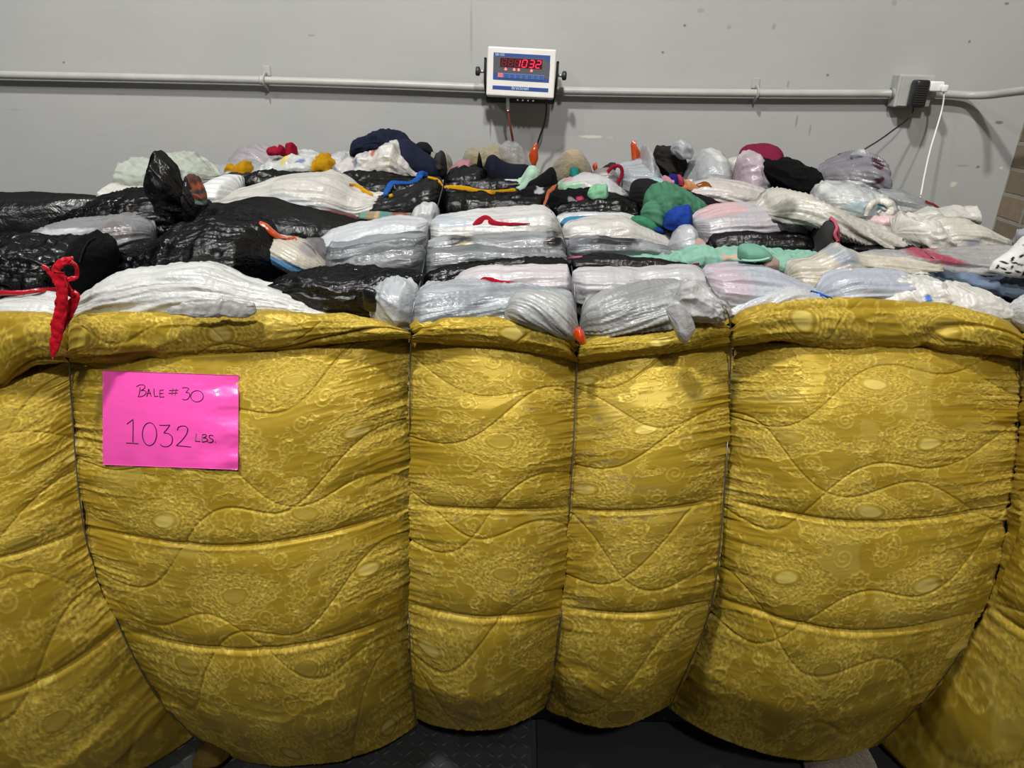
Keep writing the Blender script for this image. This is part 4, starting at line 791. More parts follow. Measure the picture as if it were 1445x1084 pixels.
# ---- right of the right middle wire
L_('plastic_bag', 'film', "782,312 788,303 806,300 840,300 870,303 894,308 906,314", "782,320 840,320 906,318", 'D8DADC', 'film', g=316, seed=160, label='white bag under the glossy black bag right of the wire', cat='bag')
L_('teal_cloth', 'cloth', "791,314 798,308 816,305 846,304 872,306 880,309", "791,316 830,313 880,311", '3F86A8', 'smooth', g=316, dY=-.03, dep=.03, ext=2, seed=161, label='strip of sky blue cloth right of the right middle wire', cat='cloth')
L_('plastic_bag', 'film', "790,334 796,318 810,311 850,307 884,308 904,318 930,330 954,342", "790,346 870,344 954,350", 'D5D2CC', 'film', g=342, seed=162, amp=.8, patches=[(820, 318, 26, 4, 0, 'DEDCD6')], label='cream white bag right of the right middle wire', cat='bag')
L_('plastic_bag', 'film', "800,352 802,340 830,335 862,336 900,338 932,344 958,354 970,364", "800,366 880,366 970,370", '9DA0A4', 'film', g=362, seed=163, col2='70747C', patches=[(870, 338, 40, 2.5, 0, '24262C', .3)], label='silver grey bag right of the right middle wire', cat='bag')
L_('dark_sleeve', 'cloth', "888,276 892,262 902,255 916,253 934,257 956,264 984,272 1012,280 1032,286 1042,292", "888,292 930,300 980,302 1020,296 1042,293", '1B1A1B', 'rib', g=300, seed=164, amp=.8, label='charcoal ribbed sleeve running behind the green hoodie', cat='clothing')
L_('plastic_bag', 'film', "948,286 966,266 990,258 1014,256 1040,257 1060,262 1080,268 1092,276", "948,290 1000,288 1040,294 1092,292", 'D6CFCB', 'film', g=290, dY=.02, seed=165, slope=.2, label='pale pinkish white bag behind the charcoal sleeve', cat='bag')
L_('plastic_bag', 'film', "940,262 960,252 990,249 1020,250 1034,254", "940,266 990,266 1034,264", 'CDCDCB', 'film', g=264, dY=.05, seed=166, label='low white bag behind the small bright clothes', cat='bag')
L_('plastic_bag', 'film', "1064,296 1078,288 1090,276 1108,270 1130,271 1156,280 1190,294 1226,310 1260,322 1300,336 1330,347", "1064,298 1110,302 1180,330 1250,352 1330,352", 'D5D1C6', 'film', g=346, seed=167, amp=1.3, slope=.25, patches=[(1090, 288, 16, 5, 40, '8C8A82', .4)], label='long creamy white bag draped from the black garment to the right', cat='bag')
L_('plastic_bag', 'film', "974,330 978,306 1000,298 1030,292 1060,290 1088,288 1100,282 1116,290 1150,304 1184,318 1200,330", "974,338 1040,338 1120,334 1200,338", 'C3C0C6', 'film', g=336, seed=168, amp=.9, col2='D2CACE', patches=[(1020, 296, 40, 3, 10, 'D8B4B8')], label='lilac grey bag right of the green hoodie', cat='bag')
t = thing('green_hoodie', 'green hoodie with a blue cuff bunched up right of centre', 'clothing', tuple(unp1(945, 310, 2.0)))
L_('hoodie_body', 'cloth', "907,294 909,280 916,270 926,263 944,261 962,267 976,276 990,286 1000,291", "907,306 920,314 950,312 976,306 1000,294", '4A7E63', 'fold', g=314, dep=.09, parent=t, seed=169, amp=1.3, ext=3)
L_('sleeve', 'cloth', "904,298 912,288 924,284 934,292 940,306 942,320", "904,306 918,318 930,324 942,322", '4F846A', 'rib', Y=1.94, dep=.05, parent=t, seed=170, ext=2, amp=.6)
L_('hem', 'cloth', "890,308 900,303 915,308 930,318 940,326", "890,310 910,318 940,328", '3F8260', 'fold', Y=1.93, dep=.04, parent=t, seed=171, ext=2)
b_ = L_('blue_cuff', 'cloth', "936,316 940,302 948,296 960,291 970,292 976,298 974,306 960,314", "936,320 948,322 956,320 960,317", '20429A', 'fold', Y=1.88, dep=.04, parent=t, seed=172, ext=1, amp=.9)
L_('blue_cuff', 'cloth', "920,322 928,319 936,324 938,328", "920,324 930,327 938,329", '1C3A8C', 'fold', Y=1.90, dep=.02, parent=t, seed=173, ext=1, amp=.5)
L_('grey_cloth', 'cloth', "930,330 946,322 964,312 976,312 982,322", "930,336 960,336 982,330", '57575B', 'smooth', g=334, dep=.05, seed=174, label='mid grey cloth just below the blue cuff', cat='cloth')
L_('film_knot', 'film', "944,344 950,332 962,322 974,318 982,324 985,336 986,350", "944,350 964,354 986,352", 'C0C3C8', 'crumple', g=352, dep=.06, seed=175, amp=.8, label='clear film knot below the green hoodie', cat='bag')
L_('plastic_bag', 'black', "998,342 1010,334 1030,328 1056,326 1084,328 1110,327 1130,330 1150,338", "998,348 1060,354 1150,356", '070708', 'film', g=352, seed=176, label='black streaked bag behind the mint green hooded garment', cat='bag')
L_('plastic_bag', 'black', "1190,346 1200,340 1230,341 1262,344 1296,346 1320,349 1372,349 1375,352", "1190,354 1250,354 1320,353 1375,354", '0E0E0F', 'smooth', g=354, seed=177, dep=.04, ext=1, amp=.7, label='thin black cloth strip tapering to the right edge', cat='clothing')
strip('black_tuft', 'cloth', "1300,349 1308,345 1313,338 1317,344 1326,349", [2, 3, 3.5, 3, 1], '111112', flat=.6, label='little black tuft on the thin black strip', cat='clothing')
L_('dark_sleeve', 'cloth', "1124,340 1130,328 1140,320 1150,314 1158,316 1162,330", "1124,346 1145,350 1162,348", '1C1B1C', 'fold', g=350, dY=.04, dep=.06, seed=178, label='black crumpled sleeve left of the charcoal slipper', cat='clothing')
t = thing('slipper', 'charcoal slipper with pink trim standing on its heel at the right', 'shoe', tuple(unp1(1165, 352, 1.8)))
so_ = L_('sole', 'cloth', "1134,352 1146,346 1151,332 1155,316 1162,308 1170,306 1178,310 1182,322 1183,338 1184,350", "1134,357 1150,359 1165,356 1184,354", '3A3838', 'smooth', g=358, dep=.05, parent=t, seed=179, ext=1, amp=.5, patches=[(1166, 341, 5, 6, 20, '7A6450', .2), (1176, 328, 3, 14, 15, 'B8546A', .2), (1164, 351, 4, 3, 0, 'B05468', .2)])
strip('pink_trim', 'cloth', "1171,307 1178,313 1181,322 1178,330 1182,340", 2.2, 'BE5A6C', flat=.5, parent=so_, lift=.006)
L_('heel', 'cloth', "1183,338 1189,333 1195,338 1197,348", "1183,350 1190,352 1197,350", '1E1E20', 'smooth', Y=1.82, dep=.04, parent=t, seed=180, ext=1, amp=.3)
t = thing('mint_hooded_garment', 'mint green baby garment with a pocket seam, lying across the right', 'clothing', tuple(unp1(1040, 370, 1.65)))
L_('body', 'cloth', "846,364 870,360 900,359 930,358 960,358 976,350 990,347 1020,352 1050,350 1090,352 1130,356 1168,362", "846,366 900,368 960,374 1010,374 1060,380 1110,386 1140,376 1168,366", '8CBBA8', 'fold', g=374, dep=.06, parent=t, seed=181, amp=.9, ext=2, patches=[(1018, 358, 5, 3, 0, 'C9A898', .2), (1030, 358, 8, 2.5, 0, 'D0AE9C', .2), (1045, 356, 4, 2, 0, 'C8D8C8', .2)])
hf_ = L_('hood_flap', 'cloth', "1041,362 1043,350 1056,344 1070,345 1082,352 1090,362 1090,366", "1041,364 1050,368 1075,368 1090,367", '74A792', 'smooth', Y=1.58, dep=.04, parent=t, seed=182, ext=1, amp=.5)
strip('zip_seam', 'cloth', "1046,367 1060,368 1074,367 1086,364", 1.4, '9FD6BE', flat=.8, parent=hf_, Y=1.535)
L_('fold_end', 'cloth', "1066,372 1080,366 1092,362 1097,370 1094,378", "1066,373 1085,378 1094,379", '9A8276', 'fold', Y=1.57, dep=.03, parent=t, seed=183, ext=1, amp=.5)
L_('pink_bundle', 'cloth', "970,354 974,344 984,340 994,344 998,352", "970,358 984,360 998,356", 'B89A8C', 'fold', g=358, dep=.04, seed=184, ext=1, label='beige pink bundled cloth at the left end of the mint garment', cat='clothing')
L_('plastic_bag', 'black', "804,372 812,366 850,363 890,366 930,370 960,374 986,378 1000,382", "804,378 850,384 900,386 950,382 1000,386", '0D0D0E', 'film', g=382, seed=185, label='thin black streaked bag right of the right middle wire, near the front', cat='bag')
strip('pink_scrap', 'cloth', "802,365 810,364 822,362", [1.2, 2, 1], 'C06A8C', label='tiny pink scrap on the right middle wire', cat='cloth')
strip('crimson_scrap', 'cloth', "972,377 980,374 987,372", [1.5, 2.4, 1.2], '7A1530', label='small crimson scrap below the mint garment', cat='cloth')
L_('plastic_bag', 'film', "806,400 808,384 830,378 870,377 900,379 926,375 950,374 976,375 992,382 1006,400 1012,420", "806,420 900,420 1012,424", 'CBC8CC', 'film', g=416, seed=186, amp=.7, col2='D4D4D6', label='smooth lilac white bag right of the right middle wire', cat='bag')
L_('plastic_bag', 'film', "990,396 993,381 1010,376 1040,373 1070,375 1096,382 1120,394 1146,406 1166,416", "990,430 1040,436 1100,430 1166,422", 'BFC6D0', 'film', g=426, seed=187, amp=.8, patches=[(1020, 390, 30, 20, 0, 'CBBCC6', .5)], label='pale blue and lilac bag pressed smooth right of centre', cat='bag')
L_('plastic_bag', 'film', "1022,440 1040,430 1060,420 1090,411 1118,407 1140,412 1170,424", "1022,446 1080,446 1170,436", 'D0D2D6', 'film', g=440, seed=188, slope=-.3, amp=1.1, ext=12, label='white streaked bag just behind the right quilt edge', cat='bag')
strip('blue_strap', 'cloth', "1144,411 1154,414 1164,418 1174,421", [1.4, 2, 2, 1.2], '1A5CC4', flat=.4, label='small bright blue strap end near the right quilt edge', cat='strap')
t = thing('plastic_bag', 'clear wrinkled bag with a hanging knotted tail over the quilt edge', 'bag', tuple(unp1(920, 450, 1.42)), 'plastic bags pressed into the bale')
L_('bag_body', 'film', "817,462 822,436 834,420 858,410 890,403 925,400 960,396 990,400 1012,412 1028,430 1034,446", "817,474 860,472 900,468 960,466 1000,454 1034,450", 'BDBDBB', 'film', g=452, dep=.09, seed=189, amp=1.1, slope=-.25, col2='A8A9A8', ext=3, parent=t, patches=[(910, 448, 40, 6, 15, '6C6C6C', .5)])
L_('bag_ruffle', 'film', "954,424 960,402 972,396 984,400 1000,410 1018,424 1030,436", "954,440 975,448 1005,450 1030,446", 'C6C6C6', 'crumple', Y=1.36, dep=.04, seed=190, ext=1, amp=1.1, parent=t)
L_('hanging_tail', 'film', "940,436 946,428 954,424 962,430 970,440 978,452 981,462", "940,440 950,462 958,478 966,484 974,476 981,466", 'BFBFC0', 'crumple', Y=1.30, dep=.018, seed=191, ext=0, amp=.5, parent=t)
L_('plastic_bag', 'film', "1150,420 1160,402 1180,388 1206,383 1240,382 1270,384 1290,392", "1150,432 1220,430 1290,420", 'B9BFCC', 'film', g=426, seed=192, amp=.9, label='pale periwinkle bag behind the crumpled white bag at right', cat='bag')
L_('plastic_bag', 'film', "1106,398 1112,380 1122,369 1150,364 1172,352 1186,344 1198,350 1216,358 1250,362 1290,368 1330,376", "1106,402 1140,408 1200,396 1270,392 1330,386", 'CFC8B8', 'film', g=398, seed=193, slope=.1, patches=[(1184, 356, 18, 9, 0, 'A9ADB4', .4), (1188, 378, 16, 6, 20, 'A3B2CC', .4), (1142, 386, 8, 3, -40, 'E0D4A8', .2)], label='cream and clear bag with a humped end right of the mint garment', cat='bag')
L_('plastic_bag', 'film', "1200,366 1240,356 1290,354 1340,354 1390,352 1450,350 1520,354", "1200,374 1290,386 1380,388 1520,390", 'A8A6A6', 'film', g=384, seed=194, slope=.1, patches=[(1310, 360, 34, 5, -8, 'B0485A', .35), (1375, 372, 30, 6, 0, 'C8C8C6', .4)], label='greyish clear bag with red cloth inside at the far right', cat='bag')
L_('denim_jeans', 'cloth', "1258,390 1276,382 1296,378 1320,380 1350,384 1400,386 1450,388 1520,392", "1258,392 1300,396 1360,404 1410,420 1450,430 1520,430", '4E5A68', 'fold', g=412, dep=.10, seed=195, amp=1.1, ext=3, patches=[(1310, 384, 16, 2, -15, '1C2430', .3), (1420, 402, 30, 2, 20, '28384C', .4), (1370, 392, 16, 4, 0, '71829A', .5)], label='blue denim jeans behind the crumpled white bag at the right', cat='jeans')
L_('printed_cloth', 'cloth', "1396,380 1402,370 1414,362 1428,352 1440,340 1450,332 1500,330", "1396,382 1420,388 1450,390 1500,390", 'E8E6E4', 'smooth', Y=1.55, dep=.03, seed=196, ext=2, patches=[(x, y, 4.2, 1.5, a, '0E0E10', .15) for x, y, a in ((1412, 368, -15), (1420, 374, 60), (1410, 377, -20), (1422, 363, 50), (1430, 370, -10), (1416, 382, 0), (1428, 380, -20), (1433, 358, 40), (1404, 375, 60), (1424, 368, 0), (1440, 352, 30), (1442, 345, -20))]+[(1440, 374, 3, 16, -20, '0C0C0E', .15)], label='white cloth with bold black print at the far right edge', cat='clothing')
L_('plastic_bag', 'film', "1436,330 1442,326 1460,324 1500,328", "1436,345 1460,350 1500,350", '9FA0A6', 'crumple', g=362, dY=0, dep=.05, seed=197, label='grey bag behind the black printed cloth at the far right edge', cat='bag')
L_('plastic_bag', 'film', "1284,306 1296,298 1316,294 1340,293 1362,293 1377,292 1378,300 1376,309", "1284,312 1320,312 1350,308 1376,312", 'DAD7CF', 'crumple', g=314, dep=.05, seed=198, ext=3, amp=.7, label='white bag with a squared tail sticking out at the right edge', cat='bag')
L_('plastic_bag', 'film', "1300,330 1312,312 1330,306 1356,308 1384,318 1410,332 1432,346", "1300,350 1360,352 1432,352", 'D9D5C9', 'film', g=348, seed=199, amp=.8, patches=[(1346, 332, 12, 5, 0, '9EA2AE', .5)], label='smooth cream white bag at the far right end of the bale', cat='bag')
L_('plastic_bag', 'film', "1262,326 1270,312 1286,304 1304,306 1322,314 1336,330 1338,346", "1262,332 1300,352 1338,352", 'DEDBD2', 'crumple', g=350, seed=200, amp=1.1, label='crumpled cream white bag in front of the squared white tail', cat='bag')
L_('plastic_bag', 'film', "1228,310 1236,303 1252,302 1270,304 1282,308", "1228,314 1250,318 1282,314", 'D2B4B4', 'smooth', g=314, seed=201, dep=.05, ext=3, label='small patch of pale pink bag at the right', cat='bag')
L_('plastic_bag', 'film', "1176,434 1196,420 1214,408 1236,396 1262,389 1290,386 1318,388 1340,398 1352,410", "1176,440 1250,440 1352,438", 'DDDBD5', 'crumple', g=430, dep=.08, seed=202, amp=1.2, ext=12, patches=[(1286, 407, 6, 5, 50, '5E8AD8', .15)], label='heavily crumpled white bag with a blue tag behind the right quilt edge', cat='bag')
L_('plastic_bag', 'film', "1320,420 1334,406 1356,400 1380,404 1404,414 1422,428 1432,442", "1320,440 1380,446 1432,450", 'E0DED8', 'crumple', g=440, dep=.07, seed=203, amp=.8, ext=10, label='rounded crumpled white bag at the right end of the quilt edge', cat='bag')
L_('fuzzy_cloth', 'fleece', "1424,440 1434,428 1446,420 1470,414 1510,412", "1424,452 1450,470 1510,470", 'DADADA', 'fur', g=452, dep=.05, seed=204, ext=2, label='fuzzy white cloth at the far right front corner', cat='cloth')
strip('red_scrap', 'cloth', "1306,284 1312,287 1318,289 1325,294", 1.5, '7E2A20', Y=2.2, label='thin red brown scrap on the grey bag at the far right', cat='cloth')
# ------------------------------------------------------------------ baling wires
def wire(pts_top, k, label):
    P = []; top = parse(pts_top)
    for i in range(len(top)-1):
        for t_ in np.linspace(0, 1, 7)[:-1]:
            a = top[i]*(1-t_)+top[i+1]*t_; y = hit(a[0], a[1]); P.append((a[0], a[1], y))
    top_n = len(P)
    # keep the top run moving steadily toward the front
    for i in range(1, len(P)):
        if P[i][2] > P[i-1][2]: P[i] = (P[i][0], P[i][1], P[i-1][2]-.002)
    W3 = [unp1(a, b, y-.004+(.07 if k == 5 and b > 378 else 0)) for a, b, y in P]
    a = np.array(WC[k])
    for py in np.linspace(a[0, 0]-6 if k != 2 else 462, a[-1, 0], 26):
        px = float(wx(k, py)); y = hit(px, py, 1.5)
        y0 = min(hit(px-7, py, 1.5), hit(px+7, py, 1.5), y)
        W3.append(unp1(px, py, max(y0-.004, y-.05)))
    W3 = np.array(W3)
    for _ in range(3): W3[1:-1] = (W3[:-2]+2*W3[1:-1]+W3[2:])/4
    o = tube('baling_wire', W3, .0016, M['wire'], n=8, sub=3)
    tagm(o, label, 'wire', 'steel baling wires')
wire("625,262 618,290 607,320 600,360 593,400 580,440", 2, 'steel baling wire left of the centre, running over the bale and down the quilt')
wire("772,290 790,318 799,345 806,370 811,410 815,470", 3, 'steel baling wire by the orange tie, running over the bale and down the quilt')
wire("990,376 1003,408 1022,432 1032,452", 4, 'steel baling wire right of the clear hanging bag, down the quilt')
wire("1274,337 1302,354 1331,372 1400,430 1441,476", 5, 'steel baling wire pinching the quilt near the right edge')
wire("90,438 95,452", 1, 'steel baling wire pinching the quilt behind the red plastic knot')

# ------------------------------------------------------------------ pink sign
c4 = [(145, 523), (337, 530), (336, 663), (145, 656)]
g = np.linspace(0, 1, 9); A = []; B = []
def ppx(u, v):
    return ((c4[0][0]*(1-u)+c4[1][0]*u)*(1-v)+(c4[3][0]*(1-u)+c4[2][0]*u)*v, (c4[0][1]*(1-u)+c4[1][1]*u)*(1-v)+(c4[3][1]*(1-u)+c4[2][1]*u)*v)
for u in g:
    for v in g:
        x, y = ppx(u, v); B.append(hit(x, y, 1.25)); A.append((1, u, v, u*u, u*v, v*v))
co = np.linalg.lstsq(np.array(A), np.array(B), rcond=None)[0]
res = max(0, float(np.max(np.array(A)@co-np.array(B))))
def pY(u, v):
    rip = .0030*np.sin(v*19+u*3)*sst(.62, 1, u)*(.4+fbm(u*6, v*7, 3)) + .0045*(fbm(u*4+v, v*6, 8)-.5)*(.4+sst(.5,1,u))+.0012*np.sin(u*26)*sst(.8, 1, v)
    return co[0]+co[1]*u+co[2]*v+co[3]*u*u+co[4]*u*v+co[5]*v*v-res-.0025-rip
NU_, NV_ = 120, 90
u, v = np.meshgrid(np.linspace(0, 1, NU_), np.linspace(0, 1, NV_), indexing='ij'); x, y = ppx(u, v)
P = unp(x, y, pY(u, v)); back = P+np.array([0, .0012, 0])
V = np.concatenate([P.reshape(-1, 3), back.reshape(-1, 3)]); F = gridF(NU_, NV_); n_ = NU_*NV_
rim = [i*NV_ for i in range(NU_)]+[(NU_-1)*NV_+j for j in range(1, NV_)]+[i*NV_+NV_-1 for i in range(NU_-2, -1, -1)]+list(range(NV_-2, 0, -1))
F = F.tolist()+(F[:, ::-1]+n_).tolist()+[[rim[i], rim[(i+1) % len(rim)], rim[(i+1) % len(rim)]+n_, rim[i]+n_] for i in range(len(rim))]
m_pink = plain('pink_paper', (.80, .075, .39),   .28, coat=.6, bscale=18, bstr=.35, bdist=.002)
sg_ = thing('paper_sign', 'bright pink paper sign with handwritten bale number and weight on the quilt', 'sign', tuple(P[60, 45]))
mesh('sheet', V, F, m_pink, sg_)
def pen(name, strokes, r, label=None):
    V, F = [], []
    for st in strokes:
        q = np.array(st, float); q = q*.15225+np.array([130, 510])
        if len(q) > 2:
            s = np.arange(len(q)); t = np.linspace(0, len(q)-1, (len(q)-1)*5+1)
            T = np.gradient(q, axis=0); i = np.clip(np.floor(t).astype(int), 0, len(q)-2); f = (t-i)[:, None]
            q = (2*f**3-3*f**2+1)*q[i]+(f**3-2*f**2+f)*T[i]+(-2*f**3+3*f**2)*q[i+1]+(f**3-f**2)*T[i+1]
        uu = (q[:, 0]-145)/191.5; vv = (q[:, 1]-(523+7*uu))/133
        C3 = unp(q[:, 0], q[:, 1], pY(uu, vv)-.0006)
        T = np.gradient(C3, axis=0); T /= np.maximum(np.linalg.norm(T, axis=1, keepdims=True), 1e-9)
        A_ = np.cross(T, (0, -1, 0)); A_ /= np.maximum(np.linalg.norm(A_, axis=1, keepdims=True), 1e-9); b = len(V); k = 8
        for i in range(len(C3)):
            for j in range(k):
                a = 2*math.pi*j/k; V.append(C3[i]+r*(math.cos(a)*A_[i]+.35*math.sin(a)*np.array([0, -1, 0])))
        F += (gridF(len(C3), k, True)+b).tolist()+[[b+j for j in range(k)], [b+(len(C3)-1)*k+j for j in range(k)]]
    mesh(name, V, F, M['ink'], sg_)
def arc(cx, cy, rx, ry, a0, a1, n=9): return [(cx+rx*math.cos(math.radians(a)), cy+ry*math.sin(math.radians(a))) for a in np.linspace(a0, a1, n)]
pen('handwriting', [
 [(445, 240), (440, 285), (432, 325)], [(410, 235), (440, 220), (470, 218), (490, 232), (480, 255), (450, 272)], [(450, 272), (490, 272), (500, 295), (480, 318), (445, 328), (422, 326)],
 [(508, 328), (525, 255)], [(525, 255), (535, 290), (548, 325)], [(512, 298), (545, 296)],
 [(572, 252), (575, 300), (580, 328)], [(580, 328), (612, 324)],
 [(628, 270), (626, 332)], [(626, 270), (662, 266)], [(628, 300), (658, 298)], [(626, 332), (668, 330)],
 [(750, 252), (738, 312)], [(780, 254), (768, 314)], [(714, 272), (798, 269)], [(708, 298), (794, 295)],
 [(834, 248), (870, 244), (898, 252)], [(898, 252), (868, 290)], [(868, 290), (895, 292), (905, 315), (892, 345), (862, 358), (834, 350)],
 arc(972, 324, 58, 52, -110, 262, 15)], .00095)
pen('handwriting', [
 [(322, 582), (350, 562), (380, 538)], [(380, 538), (380, 650), (378, 760)], [(316, 758), (370, 760), (428, 764)],
 arc(532, 675, 66, 106, -110, 258, 17),
 [(622, 592), (670, 594), (722, 590)], [(722, 590), (692, 632), (664, 664)], [(664, 664), (710, 672), (742, 705), (738, 760), (700, 790), (655, 788), (630, 768)],
 [(790, 640), (800, 612), (832, 600), (868, 604), (886, 632), (872, 680), (830, 735), (780, 782)], [(780, 782), (850, 788), (916, 795)],
 [(966, 668), (958, 742)], [(958, 742), (1002, 744)], [(1022, 680), (1020, 748)], [(1022, 680), (1050, 678), (1058, 695), (1028, 710)], [(1028, 710), (1062, 716), (1066, 738), (1020, 750)],
 [(1122, 690), (1100, 684), (1084, 694), (1092, 712), (1116, 724), (1118, 744), (1090, 754), (1074, 746)], [(1140, 742), (1144, 754)]], .0011)

# ------------------------------------------------------------------ pipe along the wall
def pipe_pts(lst): return [unp1(x, y, Y) for x, y, Y in lst]
pY_ = WALLY-.034
pp = thing('conduit_pipe', 'grey painted conduit pipe running along the wall behind the bale', 'pipe', tuple(unp1(500, 114, pY_)))
tube('pipe_run', pipe_pts([(-60, 103.5, pY_), (0, 105.5, pY_), (200, 109.5, pY_), (377, 113.5, pY_), (560, 119, pY_), (690, 124, pY_), (800, 128, pY_), (1063, 131.5, pY_), (1262, 132, pY_)]), .0145, M['pipe'], pp, n=16)
tube('pipe_coupling', pipe_pts([(367, 113.2, pY_), (374, 113.4, pY_)]), .0165, M['pipe'], pp, n=16)
tube('pipe_coupling', pipe_pts([(1256, 132, pY_), (1266, 132, pY_)]), .019, M['pipe'], pp, n=16)
rp = tube('conduit_pipe', pipe_pts([(1305, 131.5, pY_), (1340, 133, pY_-.0), (1370, 134.5, pY_-.01), (1395, 134, pY_-.06), (1420, 131, pY_-.13), (1450, 127.5, pY_-.22), (1500, 121, pY_-.4)]), .0145, M['pipe'], n=16)
tagm(rp, 'short grey conduit pipe bending away from the wall right of the outlet box', 'pipe')
def pstrap(px, py, label):
    P = unp1(px, py, WALLY)
    t = thing('pipe_strap', label, 'strap', tuple(P))
    V, F = box_vf((P[0], WALLY-.003, P[2]+.034), (.030, .005, .036), .0015); mesh('strap_plate', V, F, M['pipe'], t, False)
    tube('strap_screw', [(P[0], WALLY-.004, P[2]+.038), (P[0], WALLY-.013, P[2]+.038)], .008, M['pipe'], t, n=10)
    A = [(P[0], WALLY-.004, P[2]+.022), (P[0], WALLY-.030, P[2]+.021), (P[0], WALLY-.048, P[2]+.010), (P[0], WALLY-.053, P[2]), (P[0], WALLY-.047, P[2]-.012), (P[0], WALLY-.030, P[2]-.020), (P[0], WALLY-.006, P[2]-.032)]
    tube('strap_hook', A, .009, M['pipe'], t, n=8, flat=.35, up=(1, 0, 0))
pstrap(378, 113.5, 'small grey hooked pipe strap left of the weight display')
pstrap(1064, 131, 'small grey hooked pipe strap right of the weight display')

# ------------------------------------------------------------------ weight display
DY = 2.845
TL, TR, BR, BL = (unp1(x, y, DY) for x, y in ((689.5, 64.5), (785, 69.5), (782.3, 139.5), (684.8, 134.5)))
dc = (TL+TR+BR+BL)/4; ex = (TR-TL)+(BR-BL); dw = np.linalg.norm(ex)/2; ex /= np.linalg.norm(ex)
ez = np.cross(ex, (0, 1, 0)); ez /= np.linalg.norm(ez); dh = (np.dot(TL-BL, ez)+np.dot(TR-BR, ez))/2
lean = math.radians(6); ey = np.cross(ez, ex)
ez2 = ez*math.cos(lean)+ey*math.sin(lean); ey2 = np.cross(ez2, ex)
DR = Matrix(((ex[0], ey2[0], ez2[0]), (ex[1], ey2[1], ez2[1]), (ex[2], ey2[2], ez2[2]))).to_4x4()
ind = thing('weight_display', 'white and blue digital scale display reading 1032 on the wall', 'scale display', tuple(dc))
def D(px, py, off=0.0):              # photo zoom coordinates (1403 x 1084 crop) to the display's front face
    # corners in the crop: TL 110,45  TR 1335,105  BR 1308,1030  BL 65,965
    u = ((px-88)-(py-505)*-.04)/1235.0; v = (py-45-(px-110)*.05)/924.0
    q = dc+ex*((u-.5)*dw)+ez2*((.5-v)*dh)
    return q-ey2*(.0+off)
def dbox(name, mat, p0, p1, off, th, bev=0, parent=ind, off0=0):
    a = D(*p0); b = D(*p1); c = (a+b)/2-ey2*(off+th/2); d = b-a
    V, F = box_vf((0, 0, 0), (abs(np.dot(d, ex)), th, abs(np.dot(d, ez2))), bev, DR)
    V = np.array(V)+c; return mesh(name, V, F, M[mat], parent, False)
V, F = box_vf((0, 0, 0), (dw, .075, dh), .006, DR); hs = mesh('housing', np.array(V)+dc+ey2*.0375, F, M['white_paint'], ind, False)
def dquad(name, mat, pts, off, parent=ind, th=.0006):
    A_ = [D(x, y, off) for x, y in pts]; B_ = [a+ey2*th for a in A_]; n = len(A_)
    return mesh(name, A_+B_, [list(range(n)), list(range(n, 2*n))[::-1]]+[[i, (i+1) % n, (i+1) % n+n, i+n] for i in range(n)], M[mat], parent, False)
dquad('panel_overlay', 'blue', [(210, 165), (1225, 220), (1205, 725), (195, 665)], .0012)
dquad('window_overlay', 'greyov', [(207, 235), (1120, 275), (1223, 375), (1208, 675), (1120, 640), (330, 530), (200, 545)], .0018)
dquad('label_band', 'blue', [(190, 778), (1200, 832), (1196, 905), (186, 848)], .0012)
dquad('display_window', 'ledwin', [(330, 262), (1085, 300), (1078, 475), (325, 430)], .0024)
def seg7(cx, cy, w, h, on, mat, name, parent=ind):
    """one seven-segment digit as one mesh of the lit or unlit bars"""
    sl = .10*h; k = w*.17; V, F = [], []
    S_ = {'a': ((-.5, -1), (.5, -1)), 'b': ((.5, -1), (.5, 0)), 'c': ((.5, 0), (.5, 1)), 'd': ((-.5, 1), (.5, 1)), 'e': ((-.5, 0), (-.5, 1)), 'f': ((-.5, -1), (-.5, 0)), 'g': ((-.5, 0), (.5, 0))}
    for s in on:
        (x0, y0), (x1, y1) = S_[s]; p = []
        for (a, b) in ((x0, y0), (x1, y1)): p.append(np.array([cx+a*w-b*sl, cy+b*h/2+a*w*.05]))
        d = p[1]-p[0]; L = np.linalg.norm(d); d /= L; nn = np.array([-d[1], d[0]]); p0 = p[0]+d*k*.35; p1 = p[1]-d*k*.35
        poly = [p0, p0+d*k*.5+nn*k*.55, p1-d*k*.5+nn*k*.55, p1, p1-d*k*.5-nn*k*.55, p0+d*k*.5-nn*k*.55]; b0 = len(V)
        V += [D(q[0], q[1], .0032) for q in poly]+[D(q[0], q[1], .0024) for q in poly]
        F += [[b0+i for i in range(6)], [b0+6+i for i in range(6)][::-1]]+[[b0+i, b0+(i+1) % 6, b0+6+(i+1) % 6, b0+6+i] for i in range(6)]
    return mesh(name, V, F, M[mat], parent, False)
for cx, cy in ((400, 350), (515, 356)): seg7(cx, cy, 72, 118, 'abcdefg', 'ledoff', 'unlit_digit')
seg7(632, 362, 72, 118, 'adefg', 'ledoff', 'unlit_digit')
for cx, cy, on in ((640, 366, 'bc'), (765, 370, 'abcdef'), (893, 378, 'abgcd'), (1012, 386, 'abged')):
    seg7(cx, cy, 78, 132, on, 'led', 'lit_digit')
for cx, cy in ((426, 470), (580, 478), (660, 482), (890, 500)):
    dquad('indicator_lamp', 'ledw', [(cx-26, cy+18), (cx-12, cy-22), (cx+8, cy-24), (cx+26, cy+16), (cx, cy+30)], .003)
for i in range(8):
    cx = 332+i*105; cy = 585+i*6.3
    if i == 0: dbox('red_key', 'keyred', (cx-48, cy-46), (cx+48, cy+48), .0022, .0012, .0005)
    else:
        kk = dbox('key', 'keyline', (cx-46, cy-44), (cx+46, cy+48), .0022, .0008, .0003)
        dbox('key_face', 'keyblue', (cx-37, cy-36), (cx+37, cy+40), .0030, .0006, .0002, parent=kk)
